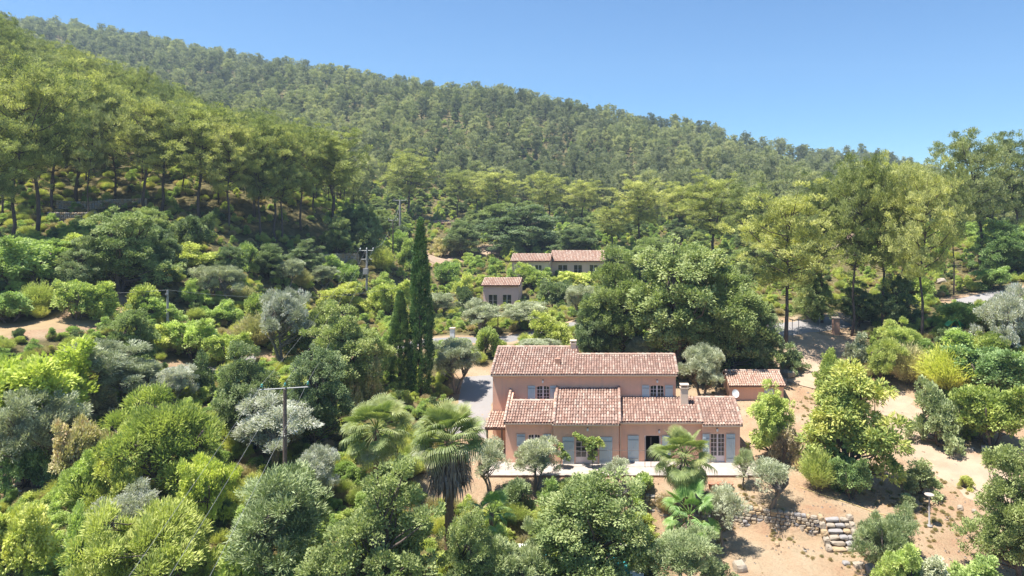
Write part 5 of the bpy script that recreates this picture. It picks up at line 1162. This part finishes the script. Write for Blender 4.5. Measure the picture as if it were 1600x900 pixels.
for row in range(7):
    x = 0.6 + rs.uniform(0,0.2)
    while x < 13.9:
        w = rs.uniform(0.2,0.48); f = (x+w/2-0.6)/13.4*29; i = min(int(f), 28); t = f-i; tz = tops[i]*(1-t)+tops[i+1]*t; bz = bots[i]*(1-t)+bots[i+1]*t; hh = (tz-bz+0.12)/7
        if hh > 0.06:
            y = float(wall_y(x+w/2)); stone(sw, Vector((x+w/2, y-0.04+0.02*row+rs.uniform(-.03,.03), bz-0.05+hh*(row+0.5)+rs.uniform(-.02,.02)))+off, (w*1.02, rs.uniform(0.3,0.42), hh*rs.uniform(0.95,1.2)), math.atan2(-0.21,1), rs)
        x += w
st = empty('garden_steps', (15.35, 44.9, -1.8)); tag(st, 'short flight of worn stone steps at the end of the dry-stone wall', 'steps')
zb, zt = g1(15.3, 43.9), g1(15.3, 46.1); nst = 6
for k in range(nst):
    z = zb + (zt-zb)*(k+1)/nst; y = 44.1 + 1.75*k/nst; x = 14.55
    while x < 15.95:
        w = min(rs.uniform(0.55,1.1), 16.05-x)
        if w > 0.15: stone(st, (x+w/2-15.35, y+0.17-44.9, z-0.11+1.8), (w*1.03, 0.44, 0.22), 0, rs, 'step_stone')
        x += w
for x in (14.3, 16.25):
    for k in range(5): stone(st, (x-15.35, 44.2+0.42*k-44.9, zb+(zt-zb)*(k+0.7)/5+1.8), (0.42, 0.52, 0.45), 0, rs, 'cheek_stone')
for px, py, s, lab in ((1156,890,0.85,'large grey boulder at the bottom edge below the palms'), (1214,852,0.35,'small dark rock on the lower bare ground'), (1342,886,0.55,'pale rock in the low heap left of the young olive'), (1360,892,0.6,'rounded rock in the middle of the low heap by the young olive'), (1322,882,0.4,'small rock at the left of the low heap by the young olive'), (1382,897,0.5,'rock at the right of the low heap by the young olive'),
      (1500,795,0.4,'pale rock at the lower edge of the dirt track'), (1522,800,0.35,'second pale rock at the lower edge of the dirt track'), (1545,796,0.45,'third pale rock at the lower edge of the dirt track'), (1515,706,0.5,'grey rock under the bush with pale stems'), (1540,702,0.6,'long grey rock under the yellow-green bush at right'), (1562,708,0.45,'small rock at the right edge below the yellow-green bush'),
      (1232,588,1.2,'pale rock on the bank beside the driveway'), (1245,575,1.0,'upper pale rock on the bank beside the driveway'), (1222,600,0.9,'lower pale rock on the bank above the outbuilding'), (1441,768,0.7,'white rock beside the open grey-green shrub'), (45,790,0.6,'dark stone by the brick heap at left'), (1412,440,1.6,'stone on the rocky bank above the right road'), (1470,442,1.4,'stone in the middle of the rocky bank above the right road'), (1500,446,1.3,'stone at the right of the rocky bank above the right road'), (75,398,1.3,'pale boulder on the slope below the left pines'), (262,393,1.1,'boulder on the bare bank under the pine wood')):
    p = hit(px, py); o = stone(None, p + Vector((0,0,s*0.18)), (s*rs.uniform(0.95,1.3), s, s*rs.uniform(0.6,0.85)), rs.uniform(0,3), rs, 'rock'); tag(o, lab, 'rock')
def pebbles():
    n = len(PEB); rr = np.random.RandomState(3); base = []
    for me in SM: co = np.empty(len(me.vertices)*3, np.float32); me.vertices.foreach_get('co', co); base.append(co.reshape(-1,3))
    F0 = [p.vertices[:] for p in SM[0].polygons if len(p.vertices) == 4]; F0 = np.array(F0); z = H(PEB[:,0], PEB[:,1]); Vs = []; Fs = []
    for i in range(n):
        b = base[rr.randint(9)]; s = rr.uniform(0.03, 0.13)*(1.8 if rr.rand() < 0.06 else 1); a = rr.rand()*6.28; c, d = math.cos(a), math.sin(a); q = b*np.array([s*rr.uniform(1,1.6), s, s*0.7])
        Vs.append(np.c_[q[:,0]*c-q[:,1]*d+PEB[i,0], q[:,0]*d+q[:,1]*c+PEB[i,1], q[:,2]+z[i]+s*0.15]); Fs.append(F0+i*len(b))
    tag(link('gravel', npmesh('gravel', np.concatenate(Vs), np.concatenate(Fs), 4, False), mat_island('loose_stones', [(0.26,0.19,0.13),(0.38,0.29,0.21),(0.45,0.38,0.30),(0.34,0.31,0.28)], 0.95, 0.1)), 'loose pebbles and stones over the dry garden and track', 'gravel', kind='stuff')
pebbles()
def terrace_wall(px0, py0, px1, py1, h, label, n=26, rows=4):
    a, b = hit(px0, py0), hit(px1, py1); root = empty('terrace_wall', a); tag(root, label, 'wall'); d = b-a; ang = math.atan2(d.y, d.x); cc = MB()
    for k in range(n):
        p = a.lerp(b, (k+0.5)/n); z = g1(p.x, p.y)-a.z; L = d.length/n; u = Vector((math.cos(ang), math.sin(ang), 0)); v = Vector((-u.y, u.x, 0)); c = p-a; c.z = z
        cc.add([c-u*L*.51+v*.12+Vector((0,0,-.5)), c+u*L*.51+v*.12+Vector((0,0,-.5)), c+u*L*.51+v*.12+Vector((0,0,h*.9)), c-u*L*.51+v*.12+Vector((0,0,h*.9)), c-u*L*.51+v*.5+Vector((0,0,h*.9)), c+u*L*.51+v*.5+Vector((0,0,h*.9))], [(0,1,2,3),(3,2,5,4)])
        for j in range(rows): stone(root, Vector((p.x-a.x, p.y-a.y, z-0.1+h*(j+0.5)/rows)) + u*rs.uniform(-.1,.1)*L, (L*rs.uniform(.95,1.15), 0.5, h/rows*1.2), ang, rs)
    cc.build('core', M['earth'], root)
terrace_wall(75, 345, 150, 345, 1.3, 'lower shaded terrace wall among the left pine trunks', 24); terrace_wall(88, 325, 230, 322, 1.2, 'upper shaded terrace wall behind the left pine trunks', 34)
terrace_wall(335, 470, 390, 478, 1.6, 'grey stone terrace wall below the two olives', 18); terrace_wall(492, 415, 560, 412, 1.6, 'long grey terrace wall above the transformer pole', 24)

# ------------------------------------------------------------------ pool and small garden things
pl = empty('swimming_pool', (-2.6, 42.4, -2.6)); tag(pl, 'turquoise swimming pool with white surround hidden by the oaks at the bottom', 'pool')
M['water'] = mat_plain('pool_water', (0.06,0.42,0.50), 0.08, 0.1, 1.5, spec=0.5); M['liner'] = mat_plain('pool_liner', (0.16,0.55,0.60), 0.6, 0.05, 2)
for b in ((-6,4.4,-2.3,-1.5),(-6,4.4,1.5,2.3),(-6,-5.2,-1.499,1.499),(3.6,4.4,-1.499,1.499)): MB().box(b[0]+0.5,b[1]+0.5,b[2],b[3],-0.5,0.32).build('coping', M['white'], pl)
MB().box(-4.7,4.1,-1.5,1.5,-0.1,0.2).build('water', M['water'], pl)
def pot(px, py, r, h, mat, label, plant=False):
    p = hit(px, py); o = empty('plant_pot', p); tag(o, label, 'pot'); MB().lathe([(r*0.7,0),(r*0.95,h*0.85),(r*1.08,h*0.86),(r*1.08,h),(r*0.9,h),(r*0.85,h*0.88)], 14).build('body', M[mat], o, True)
    MB().lathe([(r*0.83,h*0.84),(r*0.4,h*0.9),(0.02,h*0.91)], 12).build('soil', M['earth'], o)
M['terracotta'] = mat_plain('terracotta_pot', (0.46,0.21,0.13), 0.85, 0.15, 4); M['blackplastic'] = mat_plain('black_plastic', (0.03,0.03,0.03), 0.5, 0.2, 4)
pot(1014, 760, 0.27, 0.42, 'blackplastic', 'black plant pot below the terrace left of the palms'); pot(1112, 764, 0.26, 0.45, 'terracotta', 'left terracotta pot against the terrace edge'); pot(1126, 764, 0.28, 0.45, 'terracotta', 'middle terracotta pot against the terrace edge'); pot(1140, 764, 0.25, 0.42, 'terracotta', 'right terracotta pot against the terrace edge')
bb = empty('bird_bath', hit(1452, 822)); tag(bb, 'slim pedestal with a flat white top in the dry garden', 'pedestal')
MB().lathe([(0.22,0),(0.2,0.06),(0.06,0.12),(0.05,1.9),(0.09,1.98)], 10).build('column', M['greypole'], bb, True); MB().lathe([(0.1,1.985),(0.28,2.05),(0.31,2.11),(0.27,2.10),(0.1,2.1)], 16).build('bowl', M['terrace'], bb, True)
M['hose'] = mat_plain('yellow_hose', (0.62,0.48,0.22), 0.6, 0.05)
hp_ = [hit(a, b) + Vector((0,0,0.05)) for a, b in ((1250,762),(1290,776),(1330,788),(1372,803),(1400,809),(1430,806))]
tag(MB().tube(hp_, 0.022, 6).build('garden_hose', M['hose'], None), 'pale yellow garden hose lying across the dry garden', 'hose')
for k, (a, b) in enumerate(((0,762),(4,768),(8,772))):
    p = hit(a, b); tag(MB().tube([p+Vector((-1.2,0,0.08+k*0.04)), p+Vector((0.95,0.1,0.08+k*0.04))], 0.06, 6).build('pipe', M['white'], None), ('upper','middle','lower')[k] + ' of three white pipes on the bare soil at the left edge', 'pipe', 'pipes at the left edge')
bh = hit(62, 790); rs = random.Random(31)
for k in range(14):
    o = MB().box(-0.18,0.18,-0.1,0.1,-0.06,0.06).build('brick', M['brick'], None); o.location = bh + Vector((rs.uniform(-.7,.7), rs.uniform(-.5,.5), 0.08+0.1*(k % 3))); o.rotation_euler = (rs.uniform(-.4,.4), rs.uniform(-.4,.4), rs.uniform(0,3)); tag(o, 'reddish brick in the small heap at the left edge', 'brick', 'bricks in the heap at left')
# gate and play frame
gp = empty('gate_pillar', hit(1306, 522)); tag(gp, 'reddish brick gate pillar beside the right road under the pines', 'pillar'); MB().box(-0.36,0.36,-0.36,0.36,-0.3,1.9).build('shaft', M['brick'], gp); MB().box(-0.42,0.42,-0.42,0.42,1.905,2.02).build('cap', M['cream'], gp)
gp = empty('gate_pillar', hit(707, 530)); tag(gp, 'pale gate pillar beside the back road right of the tall cypress', 'pillar'); MB().box(-0.25,0.25,-0.25,0.25,-0.3,1.25).build('shaft', M['white'], gp); MB().box(-0.32,0.32,-0.32,0.32,1.255,1.36).build('cap', M['cream'], gp)
fp = [hit(a, b) for a, b in ((1206,532),(1238,527),(1248,524),(1281,522))]
for k, p in enumerate(fp):
    tag(MB().tube([p+Vector((0,0,-0.2)), p+Vector((0,0,2.0))], 0.04, 6).build('fence_post', M['steel'], None), ('first','second','third','fourth')[k] + ' thin steel fence post by the driveway gate, counted from the left', 'post', 'posts by the gate')
pf = empty('play_frame', hit(1491, 522)); tag(pf, 'small green and yellow play frame in the right-hand garden', 'play frame'); M['pgreen'] = mat_plain('green_plastic', (0.12,0.48,0.16), 0.4, 0.05); M['pyellow'] = mat_plain('yellow_plastic', (0.68,0.58,0.08), 0.4, 0.05); M['pblue'] = mat_plain('blue_plastic', (0.10,0.36,0.62), 0.4, 0.05)
for x in (-1.0, 0.9):
    for y in (-0.5, 0.5): MB().tube([(x,y,-0.1),(x*0.25,y*0.6,1.7)], 0.07, 6).build('leg', M['pyellow' if x < 0 else 'pgreen'], pf)
MB().prism([(-0.95,0.95),(0,1.85),(0.95,0.95),(0,1.72)], 'y', -0.55, 0.55).build('roof', M['pgreen'], pf); MB().prism([(0.3,0.9),(1.7,0.05),(1.75,0.15),(0.35,1.02)], 'y', -0.25, 0.25).build('slide', M['pyellow'], pf); MB().box(-0.4,0.4,-0.45,0.45,0.75,0.85).build('platform', M['pblue'], pf)
# neighbouring houses
M['peach'] = mat_plain('peach_render', (0.78,0.56,0.43), 0.9, 0.06, 1); M['mauve'] = mat_plain('mauve_render', (0.76,0.52,0.48), 0.9, 0.06, 1)
def cottage(px0, px1, base, eave, Y, depth, label, wall, tile, wins, rise=0.3, seed=0, group=None):
    x0, x1 = (px0-CX)/FPX*Y, (px1-CX)/FPX*Y; z0, z1 = CAMZ-(base-CY)/FPX*Y, CAMZ-(eave-CY)/FPX*Y; r = empty('house', ((x0+x1)/2, Y, z0)); tag(r, label, 'house', group); w = (x1-x0)/2; h = z1-z0
    wm = []
    for a, b, c, d in wins: wm.append((-w+2*w*a, -w+2*w*b, h*c, h*d))
    wall_open(-w, w, -2.5, h, 0, 0.25, wm).build('wall', M[wall], r)
    for sx in (-w, w-0.25): MB().prism([(0.25,-2.5),(depth,-2.5),(depth,h),(depth/2,h+rise*depth/2-0.15),(0.25,h)], 'x', sx, sx+0.25).build('wall', M[wall], r)
    MB().box(-w+0.25,w-0.25,depth-0.25,depth,-2.5,h).build('wall', M[wall], r)
    for a, b, c, d in wm: window(r, a, b, c, d, 0, 1, 2)
    e = 0.4
    for y0, y1 in ((-e, depth/2), (depth+e, depth/2+0.01)):
        o = MB().prism([(y0,h+0.02-e*rise*0),(y1,h+rise*(depth/2)),(y1,h+rise*(depth/2)-0.14),(y0,h-0.12)], 'x', -w-0.3, w+0.3).build('roof', M['deck'], r); tile_field('roof_tiles', -w-0.32, w+0.32, y0, h+0.04, y1, h+rise*(depth/2)+0.02, M[tile], o, 0.3, 0.6, seed, 0.0)
    return r
cottage(862, 944, 437, 408, 142, 9, 'larger peach neighbouring house with a wide tiled roof behind the main house', 'peach', 'tile_pale', ((0.12,0.3,0.25,0.8),(0.42,0.58,0.25,0.8),(0.72,0.88,0.1,0.8)), 0.42, 3)
cottage(800, 858, 432, 408, 136, 7, 'lower peach wing left of the larger neighbouring house', 'peach', 'tile_pale', ((0.3,0.5,0.2,0.75),(0.62,0.8,0.2,0.75)), 0.35, 4)
cottage(755, 810, 482, 446, 121, 6, 'small mauve neighbouring house with pale tiles below the larger one', 'mauve', 'tile_pale', ((0.15,0.4,0.1,0.6),(0.55,0.8,0.1,0.6)), 0.35, 5)
cottage(655, 706, 356, 349, 200, 8, 'low pale house with a flat tiled roof below the far hill', 'peach', 'tile_pale', ((0.75,0.9,0.1,0.7),), 0.2, 6)
cottage(775, 792, 312, 304, 255, 6, 'tiny white house with a blue window at the foot of the far hill', 'white', 'tile_pale', ((0.5,0.75,0.2,0.8),), 0.25, 7)
cottage(1318, 1345, 392, 376, 125, 7, 'house with an orange roof glimpsed through the right-hand pines', 'peach', 'tile', ((0.3,0.6,0.2,0.8),), 0.3, 8)
# climbing vine and pergola wire in front of the wide door
vn = empty('climbing_vine', (-1.0, 51.6, 0.1)); tag(vn, 'yellowing vine trained over a wire in front of the wide terrace door', 'vine'); rv = np.random.RandomState(9)
cc = np.array([(-2.1,-0.2,1.0),(-2.4,-0.1,1.5),(-1.9,0,0.7),(-2.6,0.1,1.15),(-0.3,0,1.75),(0.1,0,1.95),(0.45,0.1,1.8),(-0.1,-0.1,1.4),(0.05,0,0.95),(0.1,0,0.5),(-1.2,0.1,2.2),(-0.7,0,2.1),(0.7,0,1.55),(-2.9,0.1,1.8)])
p, d, c2 = subclumps(rv, cc, np.full(len(cc), 0.26), 5, 0.16, 30, 0.9, 0.0); link('leaves', leaf_mesh('leaves', p, d, 0.15, 0.12, rv), LF['autumn'], vn); tag(vn.children[-1] if vn.children else vn, kind=None)
MB().tube([(0.05,0,-0.1),(0.1,0.05,1.0),(-0.05,0,1.8),(-1.2,0,2.2)], [0.03,0.025,0.02,0.01], 5).build('stem', M['bark'], vn); MB().tube([(-2.3,0,-0.1),(-2.2,0,1.2),(-2.6,0,1.9)], [0.03,0.02,0.01], 5).build('stem', M['bark'], vn)
pg = empty('pergola_frame', (2.1, 51.7, 0)); tag(pg, 'slim rusty iron pergola posts with a rail on the terrace', 'pergola')
for x in (-5.9, 0.9, 1.35): MB().tube([(x,0,0.02),(x,0,2.3 if x > 0 else 1.4)], 0.022, 6).build('post', M['iron'], pg)
MB().tube([(-5.9,0,1.32),(1.35,0,1.32)], 0.016, 5).build('rail', M['iron'], pg)
# ------------------------------------------------------------------ the summer haze
def haze():
    m = bpy.data.materials.new('thin_summer_haze'); m.use_nodes = True; N = m.node_tree.nodes; L = m.node_tree.links; N.remove(N['Principled BSDF'])
    v = N.new('ShaderNodeVolumePrincipled'); v.inputs['Color'].default_value = (0.62,0.79,1.0,1); v.inputs['Density'].default_value = 0.0003; v.inputs['Anisotropy'].default_value = 0.2
    L.new(v.outputs[0], N['Material Output'].inputs['Volume'])
    zt = float(V_top) + 18; zb = float(GZ.min()) - 1.5
    tag(MB().box(-765, 645, -85, 965, zb, zt).build('haze', m, None), 'thin bluish summer haze', 'haze', kind='stuff')
V_top = GZ.max()
haze()
